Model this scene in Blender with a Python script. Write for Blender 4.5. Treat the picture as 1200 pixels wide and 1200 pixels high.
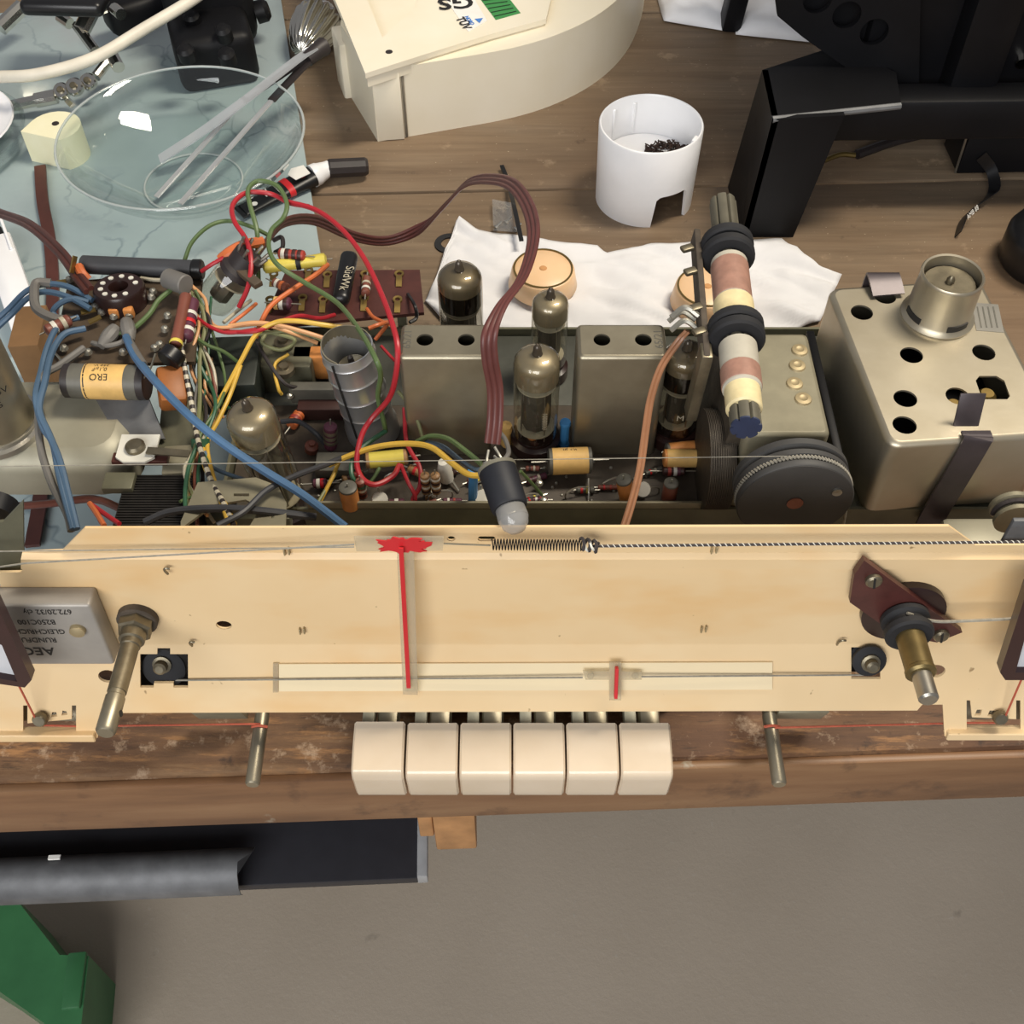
import bpy, bmesh, math, random
from mathutils import Vector, Matrix, Euler
random.seed(7)
for o in list(bpy.data.objects): bpy.data.objects.remove(o)
scene = bpy.context.scene
COL = scene.collection
MM = 0.001            # every length below is given in millimetres
# ---------------------------------------------------------------- camera, world, lights, exposure
cam_d = bpy.data.cameras.new('camera'); cam = bpy.data.objects.new('camera', cam_d); COL.objects.link(cam)
cam.location = (0, 0, 512*MM); cam.rotation_euler = (math.radians(90-52), 0, 0)
cam_d.sensor_width = 36; cam_d.lens = 36*1340/1200; cam_d.clip_start = 0.01; cam_d.clip_end = 30
scene.camera = cam
world = bpy.data.worlds.new('World'); scene.world = world; world.use_nodes = True
wb = world.node_tree.nodes['Background']; wb.inputs[0].default_value = (0.95, 0.95, 1.0, 1); wb.inputs[1].default_value = 0.22
def area(name, loc, target, sx, sy, power, col):
    d = bpy.data.lights.new(name, 'AREA'); d.shape = 'RECTANGLE'; d.size = sx; d.size_y = sy; d.energy = power; d.color = col
    o = bpy.data.objects.new(name, d); COL.objects.link(o); o.location = loc
    o.rotation_euler = (Vector(target)-Vector(loc)).to_track_quat('-Z', 'Y').to_euler()
    return o
area('window_daylight', (-0.7, -1.9, 1.45), (0, 0.4, -0.3), 2.2, 1.3, 68, (0.98, 0.98, 0.97))
area('ceiling_lamp', (0.78, 0.72, 1.8), (0.1, 0.5, 0), 0.3, 0.7, 38, (1.0, 0.90, 0.74))
scene.view_settings.view_transform = 'Standard'; scene.view_settings.look = 'None'
scene.view_settings.exposure = 0.0; scene.view_settings.gamma = 1; scene.view_settings.use_curve_mapping = False

# ---------------------------------------------------------------- materials
def lin(h):
    h = h.lstrip('#'); r = []
    for i in (0, 2, 4):
        c = int(h[i:i+2], 16)/255; r.append(c/12.92 if c <= .04045 else ((c+.055)/1.055)**2.4)
    return (*r, 1)
class NT:
    def __init__(s, name):
        s.m = bpy.data.materials.new(name); s.m.use_nodes = True; s.t = s.m.node_tree; s.n = s.t.nodes
        s.b = s.n['Principled BSDF']; s.tc = s.n.new('ShaderNodeTexCoord')
    def link(s, a, b): s.t.links.new(a, b)
    def coords(s, scale=(1, 1, 1), rot=(0, 0, 0), kind='Object'):
        mp = s.n.new('ShaderNodeMapping'); mp.inputs['Scale'].default_value = scale; mp.inputs['Rotation'].default_value = rot
        s.link(s.tc.outputs[kind], mp.inputs[0]); return mp.outputs[0]
    def noise(s, vec, scale, detail=4, rough=.55):
        n = s.n.new('ShaderNodeTexNoise'); n.inputs['Scale'].default_value = scale; n.inputs['Detail'].default_value = detail
        n.inputs['Roughness'].default_value = rough; s.link(vec, n.inputs['Vector']); return n.outputs['Fac']
    def ramp(s, fac, stops):
        r = s.n.new('ShaderNodeValToRGB'); el = r.color_ramp.elements
        while len(el) < len(stops): el.new(.5)
        for e, (p, c) in zip(el, stops): e.position = p; e.color = c
        s.link(fac, r.inputs[0]); return r.outputs[0]
    def mix(s, fac, a, b, mode='MIX'):
        m = s.n.new('ShaderNodeMix'); m.data_type = 'RGBA'; m.blend_type = mode
        for sock, v in ((m.inputs[0], fac), (m.inputs[6], a), (m.inputs[7], b)):
            if isinstance(v, (int, float, tuple)): sock.default_value = v
            else: s.link(v, sock)
        return m.outputs[2]
    def bump(s, h, strength=.3, dist=.001):
        b = s.n.new('ShaderNodeBump'); b.inputs['Strength'].default_value = strength; b.inputs['Distance'].default_value = dist
        s.link(h, b.inputs['Height']); s.link(b.outputs[0], s.b.inputs['Normal'])
def g(v): return (v, v, v, 1)
MATS = {}
def mat(name, col, rough=.5, metal=0., var=.18, scale=90., bump=0., spec=.5, col2=None, coat=0., sub=0., bscale=None):
    if name in MATS: return MATS[name]
    k = NT(name); c = lin(col); v = k.coords()
    n = k.noise(v, scale, 5)
    if col2: a, b = c, lin(col2)
    else: a = tuple(x*(1-var) for x in c[:3])+(1,); b = tuple(min(1, x*(1+var)) for x in c[:3])+(1,)
    k.link(k.ramp(n, [(.3, a), (.7, b)]), k.b.inputs['Base Color'])
    k.b.inputs['Roughness'].default_value = rough; k.b.inputs['Metallic'].default_value = metal
    k.b.inputs['Specular IOR Level'].default_value = spec; k.b.inputs['Coat Weight'].default_value = coat
    if sub:
        k.b.inputs['Subsurface Weight'].default_value = sub; k.b.inputs['Subsurface Radius'].default_value = (.004, .003, .002)
    if bump: k.bump(k.noise(v, bscale or scale*3, 4), bump, .0006)
    MATS[name] = k.m; return k.m
def thin_glass(name, tint=(.97, .99, .98, 1), gloss=.9, rough=.02, ior=1.5, body=0., bodycol=(.5, .5, .5, 1)):
    m = bpy.data.materials.new(name); m.use_nodes = True; t = m.node_tree; t.nodes.clear()
    o = t.nodes.new('ShaderNodeOutputMaterial'); tr = t.nodes.new('ShaderNodeBsdfTransparent'); tr.inputs[0].default_value = tint
    gl = t.nodes.new('ShaderNodeBsdfGlossy'); gl.inputs['Roughness'].default_value = rough; gl.inputs[0].default_value = (gloss,)*3+(1,)
    lw = t.nodes.new('ShaderNodeLayerWeight'); lw.inputs[0].default_value = .5
    pw = t.nodes.new('ShaderNodeMath'); pw.operation = 'POWER'; pw.inputs[1].default_value = 3.5; t.links.new(lw.outputs['Facing'], pw.inputs[0])
    fr = t.nodes.new('ShaderNodeMath'); fr.operation = 'MULTIPLY_ADD'; fr.inputs[1].default_value = .75; fr.inputs[2].default_value = ((ior-1)/(ior+1))**2*1.4; t.links.new(pw.outputs[0], fr.inputs[0])
    mx = t.nodes.new('ShaderNodeMixShader'); t.links.new(fr.outputs[0], mx.inputs[0])
    t.links.new(tr.outputs[0], mx.inputs[1]); t.links.new(gl.outputs[0], mx.inputs[2]); last = mx
    if body:
        df = t.nodes.new('ShaderNodeBsdfDiffuse'); df.inputs[0].default_value = bodycol
        m2 = t.nodes.new('ShaderNodeMixShader'); m2.inputs[0].default_value = body
        t.links.new(mx.outputs[0], m2.inputs[1]); t.links.new(df.outputs[0], m2.inputs[2]); last = m2
    t.links.new(last.outputs[0], o.inputs[0]); MATS[name] = m; return m

# ---------------------------------------------------------------- mesh building
ORG = {}
def V(*a): return Vector(a[0] if len(a) == 1 else a)
def basis(d, up=None):
    d = V(d).normalized(); u = V(up) if up else (V(0, 0, 1) if abs(d.z) < .9 else V(0, 1, 0))
    x = u.cross(d)
    if x.length < 1e-6: x = V(1, 0, 0)
    x.normalize(); y = d.cross(x).normalized(); return x, y, d
def frame(o, d, up=None):
    x, y, z = basis(d, up); m = Matrix((x, y, z)).transposed().to_4x4(); m.translation = V(o); return m
def smooth_path(pts, n=6):
    p = [V(q) for q in pts]
    if len(p) < 3: return p
    p = [p[0]*2-p[1]]+p+[p[-1]*2-p[-2]]; out = []
    for i in range(1, len(p)-2):
        a, b, c, d = p[i-1:i+3]
        for k in range(n):
            t = k/n; out.append(.5*((2*b)+(c-a)*t+(2*a-5*b+4*c-d)*t*t+(3*b-a-3*c+d)*t**3))
    out.append(p[-2]); return out
def rnd_rect(w, h, r, n=4, cx=0, cy=0):
    o = []
    for sx, sy, a0 in ((1, 1, 0), (-1, 1, 90), (-1, -1, 180), (1, -1, 270)):
        for k in range(n+1):
            a = math.radians(a0+90*k/n); o.append((cx+sx*(w/2-r)+r*math.cos(a), cy+sy*(h/2-r)+r*math.sin(a)))
    return o
def circ(cx, cy, r, n=20, ry=None):
    return [(cx+r*math.cos(2*math.pi*k/n), cy+(ry or r)*math.sin(2*math.pi*k/n)) for k in range(n)]
class MB:
    def __init__(s): s.v = []; s.f = []
    def add(s, vs, fs):
        b = len(s.v); s.v += [V(q) for q in vs]; s.f += [[b+i for i in f] for f in fs]; return s
    def from_bm(s, bm, M=None):
        bm.verts.index_update()
        s.add([(M @ v.co if M else v.co.copy()) for v in bm.verts], [[v.index for v in f.verts] for f in bm.faces]); bm.free(); return s
    def box(s, c, size, bevel=0, rot=None, seg=2, M=None):
        bm = bmesh.new(); bmesh.ops.create_cube(bm, size=1)
        for v in bm.verts: v.co = V(v.co.x*size[0], v.co.y*size[1], v.co.z*size[2])
        if bevel: bmesh.ops.bevel(bm, geom=bm.edges[:], offset=bevel, segments=seg, affect='EDGES', profile=.5)
        T = Matrix.Translation(V(c)) @ (Euler(rot).to_matrix().to_4x4() if rot else Matrix())
        return s.from_bm(bm, (M @ T) if M else T)
    def lathe(s, prof, M=None, n=20, cap=True, a0=0, a1=360):
        full = a1-a0 >= 360; cnt = n if full else n+1; vs = []
        for r, z in prof:
            for k in range(cnt):
                a = math.radians(a0+(a1-a0)*k/n); vs.append(V(r*math.cos(a), r*math.sin(a), z))
        fs = []
        for i in range(len(prof)-1):
            for k in range(n):
                k2 = (k+1) % cnt; fs.append([i*cnt+k, i*cnt+k2, (i+1)*cnt+k2, (i+1)*cnt+k])
        if cap and full:
            if prof[0][0] > 1e-4: fs.append(list(range(cnt))[::-1])
            if prof[-1][0] > 1e-4: fs.append([(len(prof)-1)*cnt+k for k in range(cnt)])
        if M: vs = [M @ q for q in vs]
        return s.add(vs, fs)
    def cyl(s, a, b, r, r2=None, n=14, ch=0):
        a = V(a); b = V(b); L = (b-a).length; r2 = r if r2 is None else r2
        pr = [(r, 0), (r2, L)] if not ch else [(r-ch, 0), (r, ch), (r2, L-ch), (r2-ch, L)]
        return s.lathe(pr, frame(a, b-a), n)
    def tube(s, pts, r, n=7, sm=6, close=False):
        p = smooth_path(pts, sm) if sm else [V(q) for q in pts]
        x, y, d = basis(p[1]-p[0]); vs = []
        for i, q in enumerate(p):
            t = (p[min(i+1, len(p)-1)]-p[max(i-1, 0)])
            if t.length < 1e-9: t = d
            t.normalize(); x = (x-t*x.dot(t)); x = x.normalized() if x.length > 1e-6 else basis(t)[0]; y = t.cross(x)
            rr = r(i/(len(p)-1)) if callable(r) else r
            for k in range(n):
                a = 2*math.pi*k/n; vs.append(q+x*rr*math.cos(a)+y*rr*math.sin(a))
        fs = [[i*n+k, i*n+(k+1) % n, (i+1)*n+(k+1) % n, (i+1)*n+k] for i in range(len(p)-1) for k in range(n)]
        fs += [list(range(n))[::-1], [(len(p)-1)*n+k for k in range(n)]]
        return s.add(vs, fs)
    def strip(s, pts, wdir, w, th, sm=6, ribs=0):
        """flat band along a path; wdir(t) gives the direction of its width"""
        p = smooth_path(pts, sm); vs = []; m = 4 if not ribs else None
        for i, q in enumerate(p):
            t = (p[min(i+1, len(p)-1)]-p[max(i-1, 0)]).normalized(); wv = V(wdir(i/(len(p)-1)) if callable(wdir) else wdir)
            wv = (wv-t*wv.dot(t)).normalized(); nv = t.cross(wv)
            if not ribs: sec = [(-w/2, -th/2), (w/2, -th/2), (w/2, th/2), (-w/2, th/2)]
            else:
                sec = []; 
                for k in range(ribs*4+1): sec.append((-w/2+w*k/(ribs*4), th*(.18+.32*abs(math.sin(math.pi*k/4)))))
                sec += [(a, -b) for a, b in sec[::-1]]
            m = len(sec); vs += [q+wv*a+nv*b for a, b in sec]
        fs = [[i*m+k, i*m+(k+1) % m, (i+1)*m+(k+1) % m, (i+1)*m+k] for i in range(len(p)-1) for k in range(m)]
        fs += [list(range(m))[::-1], [(len(p)-1)*m+k for k in range(m)]]
        return s.add(vs, fs)
    def plate(s, outer, holes, th, M=None, bend=None, cuts=()):
        """flat sheet z in 0..th from a 2D outline with holes; bend(x,y) lifts it"""
        bm = bmesh.new(); es = []
        for lp in [outer]+list(holes):
            vs = [bm.verts.new((x, y, 0)) for x, y in lp]
            es += [bm.edges.new((vs[i], vs[(i+1) % len(vs)])) for i in range(len(vs))]
        bmesh.ops.triangle_fill(bm, use_beauty=True, use_dissolve=False, edges=es, normal=(0, 0, 1))
        for y in cuts:
            bmesh.ops.bisect_plane(bm, geom=bm.verts[:]+bm.edges[:]+bm.faces[:], dist=1e-4, plane_co=(0, y, 0), plane_no=(0, 1, 0))
        bm.normal_update()
        for f in bm.faces:
            if f.normal.z < 0: f.normal_flip()
        if bend:
            for v in bm.verts: v.co.z += bend(v.co.x, v.co.y)
        r = bmesh.ops.extrude_face_region(bm, geom=bm.faces[:])
        new = [e for e in r['geom'] if isinstance(e, bmesh.types.BMVert)]; ns = set(new)
        for v in new: v.co.z += th
        for f in bm.faces:
            if all(v not in ns for v in f.verts): f.normal_flip()
        bmesh.ops.recalc_face_normals(bm, faces=bm.faces[:])
        return s.from_bm(bm, M)
    def xf(s, M): s.v = [M @ q for q in s.v]; return s
    def build(s, name, m, parent=None, ang=35, origin=None, mats=None, fmat=None):
        me = bpy.data.meshes.new(name)
        if parent is not None: o0 = ORG[parent.name]
        elif origin is not None: o0 = V(origin)
        else:
            lo = [min(q[i] for q in s.v) for i in range(3)]; hi = [max(q[i] for q in s.v) for i in range(3)]
            o0 = V((lo[0]+hi[0])/2, (lo[1]+hi[1])/2, lo[2])
        me.from_pydata([((q-o0)*MM)[:] for q in s.v], [], s.f); me.validate()
        me.materials.append(m if not isinstance(m, str) else MATS[m])
        for k in (mats or []): me.materials.append(MATS[k] if isinstance(k, str) else k)
        if fmat:
            for p in me.polygons: p.material_index = fmat(p)
        if ang:
            me.polygons.foreach_set('use_smooth', [True]*len(me.polygons)); me.set_sharp_from_angle(angle=math.radians(ang))
        o = bpy.data.objects.new(name, me); COL.objects.link(o)
        if parent is not None: o.parent = parent
        else: o.location = o0*MM
        ORG[o.name] = o0; return o
def tag(o, label=None, cat=None, group=None, kind=None):
    if label: o['label'] = label
    if cat: o['category'] = cat
    if group: o['group'] = group
    if kind: o['kind'] = kind
    return o
def thing(name, loc, label, cat, group=None):
    o = bpy.data.objects.new(name, None); COL.objects.link(o); o.location = V(loc)*MM; o.empty_display_size = .01
    ORG[o.name] = V(loc); return tag(o, label, cat, group)
def text(body, size, M, name, m, parent, th=.05, align='CENTER', sx=1., bold=0.):
    cu = bpy.data.curves.new('t', 'FONT'); cu.body = body; cu.size = size; cu.align_x = align; cu.align_y = 'CENTER'; cu.offset = bold; cu.resolution_u = 3
    ob = bpy.data.objects.new('t', cu); COL.objects.link(ob)
    dg = bpy.context.evaluated_depsgraph_get(); me = bpy.data.meshes.new_from_object(ob.evaluated_get(dg))
    b = MB(); b.add([M @ V(q.co.x*sx, q.co.y, th) for q in me.vertices], [list(p.vertices) for p in me.polygons])
    bpy.data.objects.remove(ob); bpy.data.curves.remove(cu); bpy.data.meshes.remove(me)
    return b.build(name, m, parent, ang=0)
def plane(o, x, y):
    x = V(x).normalized(); y = V(y); y = (y-x*y.dot(x)).normalized(); z = x.cross(y)
    m = Matrix((x, y, z)).transposed().to_4x4(); m.translation = V(o); return m
# ---------------------------------------------------------------- shared materials
def m_wood():
    k = NT('bench_wood'); v = k.coords((1, 1, 1))
    st = k.coords((2.2, 26, 10)); fine = k.coords((9, 160, 60))
    a = k.noise(st, 1.6, 6, .6); b = k.noise(fine, 1.2, 5, .65); big = k.noise(v, 4.5, 5, .6); sp = k.noise(v, 55, 5, .6)
    base = k.ramp(a, [(.25, lin('#655543')), (.5, lin('#7f6f5a')), (.72, lin('#948470'))])
    c = k.mix(.45, base, k.ramp(b, [(.3, lin('#4d3c2e')), (.55, lin('#7d6853')), (.8, lin('#9a8469'))]))
    c = k.mix(k.ramp(big, [(.42, g(0)), (.66, g(.6))]), c, lin('#72583f'))
    ds = k.noise(v, 420, 2); c = k.mix(k.ramp(ds, [(.71, g(0)), (.74, g(.8))]), c, lin('#b7a78f'))
    c = k.mix(k.ramp(sp, [(.62, g(0)), (.72, g(.6))]), c, lin('#a08a70'))
    c = k.mix(k.ramp(sp, [(.22, g(.7)), (.34, g(0))]), c, lin('#33261c'))
    sc = k.noise(k.coords((2.5, 70, 1), (0, 0, .9)), 1.5, 3); sm = k.noise(v, 14, 3)
    c = k.mix(k.mix(1., k.ramp(sc, [(.66, g(0)), (.72, g(.55))]), k.ramp(sm, [(.5, g(0)), (.62, g(1))]), 'MULTIPLY'), c, lin('#a3907a'))
    k.link(c, k.b.inputs['Base Color']); k.b.inputs['Roughness'].default_value = .62
    k.bump(b, .35, .0008); MATS['bench_wood'] = k.m
def m_worn():
    k = NT('worn_wood'); v = k.coords(); st = k.coords((3, 30, 22))
    a = k.noise(st, 2.5, 7, .68); sp = k.noise(v, 75, 6, .7); big = k.noise(v, 9, 4)
    c = k.ramp(a, [(.28, lin('#2b1e15')), (.44, lin('#503927')), (.58, lin('#6b4e34')), (.78, lin('#957654'))])
    fb = k.noise(k.coords((14, 90, 30), (0, 0, .25)), 1.4, 6, .7)
    c = k.mix(k.ramp(big, [(.4, g(0)), (.62, g(.6))]), c, lin('#5c3c27'))
    c = k.mix(k.ramp(fb, [(.54, g(0)), (.66, g(.8))]), c, lin('#9a6f45'))
    c = k.mix(k.ramp(fb, [(.3, g(.85)), (.42, g(0))]), c, lin('#21160f'))
    c = k.mix(k.ramp(sp, [(.57, g(0)), (.68, g(.75))]), c, lin('#a88f75'))
    c = k.mix(k.ramp(sp, [(.26, g(.8)), (.4, g(0))]), c, lin('#2b1e17'))
    k.link(c, k.b.inputs['Base Color']); k.b.inputs['Roughness'].default_value = .7
    k.bump(sp, .6, .0012); MATS['worn_wood'] = k.m
def m_floor():
    k = NT('painted_floor'); v = k.coords(); n = k.noise(v, 3, 4); s = k.noise(v, 130, 5, .7); t = k.noise(v, 22, 4)
    c = k.ramp(n, [(.3, lin('#ab9e8d')), (.7, lin('#b8ab9a'))])
    c = k.mix(k.ramp(s, [(.62, g(0)), (.74, g(.5))]), c, lin('#bdb6ab'))
    c = k.mix(k.ramp(t, [(.2, g(.5)), (.3, g(0))]), c, lin('#5c564f'))
    k.link(c, k.b.inputs['Base Color']); k.b.inputs['Roughness'].default_value = .5; k.bump(s, .35, .002); MATS['painted_floor'] = k.m
def m_marble():
    k = NT('marbled_glass'); v = k.coords(); n = k.noise(v, 5, 6, .6)
    ds = k.n.new('ShaderNodeMix'); ds.data_type = 'VECTOR'; ds.inputs[0].default_value = .22
    nn = k.n.new('ShaderNodeTexNoise'); nn.inputs['Scale'].default_value = 9; nn.inputs['Detail'].default_value = 5; k.link(v, nn.inputs['Vector'])
    k.link(v, ds.inputs[4]); k.link(nn.outputs['Color'], ds.inputs[5])
    vo = k.n.new('ShaderNodeTexVoronoi'); vo.feature = 'DISTANCE_TO_EDGE'; vo.inputs['Scale'].default_value = 13; k.link(ds.outputs[1], vo.inputs['Vector'])
    c = k.ramp(n, [(.3, lin('#8f9da1')), (.55, lin('#a3b2b4')), (.75, lin('#a49fa3'))])
    f = k.mix(1., k.ramp(vo.outputs['Distance'], [(0, g(1)), (.035, g(0))]), k.ramp(k.noise(v, 11, 3), [(.45, g(0)), (.65, g(.9))]), 'MULTIPLY')
    c = k.mix(f, c, lin('#6a7b83'))
    k.link(c, k.b.inputs['Base Color']); k.b.inputs['Roughness'].default_value = .22; k.b.inputs['Coat Weight'].default_value = .3; MATS['marbled_glass'] = k.m
def m_edge():
    k = NT('edge_wood'); st = k.coords((2, 30, 18)); v = k.coords(); a = k.noise(st, 2.2, 6, .6); s = k.noise(v, 24, 5, .65)
    c = k.ramp(a, [(.28, lin('#5a3d27')), (.5, lin('#7b583b')), (.75, lin('#92704f'))])
    c = k.mix(k.ramp(s, [(.3, g(.7)), (.42, g(0))]), c, lin('#452d20')); c = k.mix(k.ramp(s, [(.66, g(0)), (.72, g(.8))]), c, lin('#a9a290'))
    k.link(c, k.b.inputs['Base Color']); k.b.inputs['Roughness'].default_value = .45; k.bump(a, .3, .001); MATS['edge_wood'] = k.m
m_edge(); m_wood(); m_worn(); m_floor(); m_marble()
mat('black_steel', '#0d0d10', .5, .0, .25, 30, .1, .25)
mat('black_plastic', '#141416', .35, 0, .2, 60)
mat('black_rubber', '#1d1d20', .75, 0, .2, 120, .1)
mat('dark_plastic', '#2c2626', .5, 0, .2, 60)
mat('steel', '#a9a59b', .33, .9, .15, 60, .05)
mat('chrome', '#d8d5cc', .14, 1., .05, 60)
mat('dull_metal', '#98948a', .45, .85, .25, 70, .12)
mat('tarnished', '#7d7563', .42, .8, .3, 90, .15)
mat('aluminium', '#b5b2aa', .35, .85, .12, 40, .06)
mat('grey_sheet', '#6c6d6f', .6, .4, .3, 45, .2)
mat('white_plastic', '#eeeef0', .3, 0, .03, 40)
mat('cream_plastic', '#e6dcc4', .4, 0, .05, 12, 0, .5, '#eee6d4')
mat('green_paint', '#3f7a4d', .4, 0, .12, 20, .2, .5, '#356b43')
mat('paper', '#e2e2e5', .9, 0, .03, 40, .25, .2)
mat('brown_cord', '#4f2a23', .45, 0, .15, 120)
mat('white_cable', '#d9d2c2', .5, 0, .08, 60)
mat('red_print', '#c8252b', .45, 0, .05); mat('white_print', '#ebe8e2', .5, 0, .04); mat('black_print', '#1b1a1a', .6, 0, .05)
mat('green_print', '#3f8a4a', .5, 0, .08); mat('blue_print', '#4a7fc8', .5, 0, .05)
thin_glass('bowl_glass', (.93, .96, .955, 1), .95, .02, 1.5)
thin_glass('tube_glass', (.86, .85, .80, 1), .95, .03, 1.5)
thin_glass('smoky_glass', (.62, .60, .55, 1), .95, .04, 1.5)
thin_glass('frosted_glass', (.78, .77, .74, 1), .9, .12, 1.55, .38, (.55, .54, .52, 1))
thin_glass('clear_plastic', (.88, .86, .80, 1), .8, .08, 1.45, .22, (.72, .66, .52, 1))
thin_glass('bag_plastic', (.86, .86, .85, 1), .95, .08, 1.5, .12, (.6, .6, .6, 1))

# ---------------------------------------------------------------- floor, bench and what is under it
fl = MB().box((0, 600, -910), (4000, 4000, 20)).build('floor', 'painted_floor', None, 0); tag(fl, 'speckled grey painted workshop floor', None, kind='structure')
BA = math.radians(2.1); BR = Matrix.Translation((0, 242, 0)) @ Matrix.Rotation(BA, 4, 'Z')
bench = thing('workbench', (BR @ V(0, 300, -50)), 'worn brown wooden workbench carrying the opened radio', 'workbench')
t0 = 1.2
for i, (d0, d1) in enumerate(((2.5, 150), (151, 455), (456.2, 700), (701, 960))):
    b = MB().box((random.uniform(-5, 5), (d0+d1)/2, -24), (1900, d1-d0-t0, 48), 1.5 if i else 4, None, 2, BR)
    b.build('plank', 'worn_wood' if i == 0 else 'bench_wood', bench)
MB().box((0, 1, -27), (1900, 5, 48), 1.5, None, 2, BR).build('front_board', 'edge_wood', bench)
for sx in (-820, 820):
    for dy in (70, 880): MB().box((sx, dy, -475), (80, 80, 850), 3, None, 2, BR).build('leg', 'bench_wood', bench)
MB().box((0, 880, -110), (1640, 30, 110), 2, None, 2, BR).build('apron', 'bench_wood', bench)
mat('pale_wood', '#a97c50', .6, 0, .25, 60, .2)
o = MB().box((-31, 30, -84), (23, 46, 64), 1.5, None, 2, BR).build('wooden_batten', 'pale_wood'); tag(o, 'short pale wooden block end sticking out under the bench edge', 'wood block')
o = MB().box((-47, 40, -78), (8, 60, 50), 1).xf(BR).build('wooden_strip', 'pale_wood'); tag(o, 'thin pale wood strip beside the wooden block under the bench', 'wood strip')
mat('block_silver', '#a2a3a5', .5, .2, .1); mat('ink_board', '#25252b', .5, 0, .1)
# black shelf board with an aluminium edge under the bench
sh = thing('shelf_board', (-183,259.2,-150), 'flat black board with aluminium end strip under the bench front', 'shelf board')
p0 = V((-298,233.6,-150)); p1 = V((-55.7,244.2,-150)); dx = (p1-p0).normalized(); dy = V(-dx.y, dx.x, 0)
A = plane(p1, dx, dy)
MB().box((-400, 150, -4), (800, 300, 8), .6, None, 2, A).build('panel', 'ink_board', sh)
MB().box((3, 150, -3), (6, 300, 11), .5, None, 2, A).build('edge_strip', 'block_silver', sh)
# bent grey sheet metal pull lying on it
gp = thing('sheet_metal_rail', (-232,253.2,-148), 'bent grey sheet metal rail lying on the black board under the bench', 'metal rail')
e = V((-157,239.3,-138)); B = plane(e, dx, dy); prof = [(16, 6), (12, 10), (6, 10.5), (-1, 8), (-6, 1), (-7, -7), (-5, -12)]
b = MB(); L = 520; vs = []
for s in (0, -L):
    for (y, z) in prof: vs.append(B @ V(s if s else (0 if y < 10 else 8), y, z))
    for (y, z) in prof[::-1]: vs.append(B @ V(s if s else (0 if y < 10 else 8), y+.8, z-1.4))
n = len(prof)*2
b.add(vs, [[k, (k+1) % n, n+(k+1) % n, n+k] for k in range(n)]+[list(range(n))[::-1], list(range(n, 2*n))]).build('rail', 'grey_sheet', gp, 50)
MB().box((-105, 13, 11.2), (7, 3, 1.2), .3, None, 1, B).build('paint_fleck', 'white_print', gp)
# green painted steel foot
gf = thing('steel_foot', (-569.6,367.7,-900), 'green painted steel foot on the floor below the black board', 'steel foot')
q = [V((-632.7,458.5,-760)), V((-514.4,437.4,-760)), V((-468.4,392.9,-790)), V((-456.5,308.9,-790)), V((-599,308.9,-790))]
b = MB()
top = [V((-651.9,458.5,-760)), V((-560,451.7,-760)), V((-501.7,393.8,-790)), V((-469.3,392.9,-790)), V((-458.1,296.3,-790)), V((-492.2,317.4,-790)), V((-572.7,363.2,-775)), V((-636.4,395.9,-770))]
bot = [V(t.x, t.y, -900) for t in top]; n = len(top)
b.add(top+bot, [list(range(n)), list(range(n, 2*n))[::-1]]+[[k, n+k, n+(k+1) % n, (k+1) % n] for k in range(n)]).build('casting', 'green_paint', gf, 30)
MB().box((V((-478,365.6,-790))+V(0, 0, 2)), (20, 60, 8), 2, (0, 0, .1)).build('flange', 'green_paint', gf)
# ---------------------------------------------------------------- things lying on the bench behind the radio
c = [V(-205, 985, 0), V(-77, 357, 0)]; ex = (c[1]-c[0]).normalized(); ey = V(ex.y, -ex.x, 0)
if ey.x > 0: ey = -ey
cc = c[0]*.5+c[1]*.5+ey*260
b = MB().box((0, 0, 2.6), ((c[1]-c[0]).length, 520, 4.8), 1.2, None, 2, plane(cc, ex, V(-ex.y, ex.x, 0)))
tag(b.build('glass_board', 'marbled_glass'), 'pale blue-grey marbled glass board under the bowl', 'board')
ZB = 5
# glass bowl
bw = thing('glass_bowl', (-242.2,713.7,5.2), 'shallow clear glass bowl holding the tweezers', 'bowl')
bc = V((-230.7,698.5,44)); bc.z = 5.2
pr = [(0, 1.2), (30, 1), (33, 0), (37, .4), (42, 3), (58, 12), (72, 23), (81, 33), (85, 40), (86.3, 41), (85.6, 42), (83.6, 41.4), (79.5, 34), (70, 24.6), (56, 14), (41, 5.4), (30, 3.6), (0, 3.6)]
MB().lathe(pr, Matrix.Translation(bc), 64, False).build('bowl_wall', 'bowl_glass', bw, 60)
thin_glass('rim_glass', (.8, .84, .83, 1), .95, .05, 1.6, .4, (.75, .78, .78, 1))
MB().tube([bc+V(85.2*math.cos(a*math.pi/36), 85.2*math.sin(a*math.pi/36), 41.2) for a in range(73)], .9, 8, 0).build('rim', 'rim_glass', bw, 60)
MB().tube([bc+V(35*math.cos(a*math.pi/36), 35*math.sin(a*math.pi/36), .9) for a in range(73)], .8, 8, 0).build('foot_ring', 'rim_glass', bw, 60)
mat('tweezer_steel', '#cfd0d2', .3, .55, .06); thin_glass('grey_clear', (.8, .82, .84, 1), .9, .08, 1.5, .4, (.62, .64, .66, 1))
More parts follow.
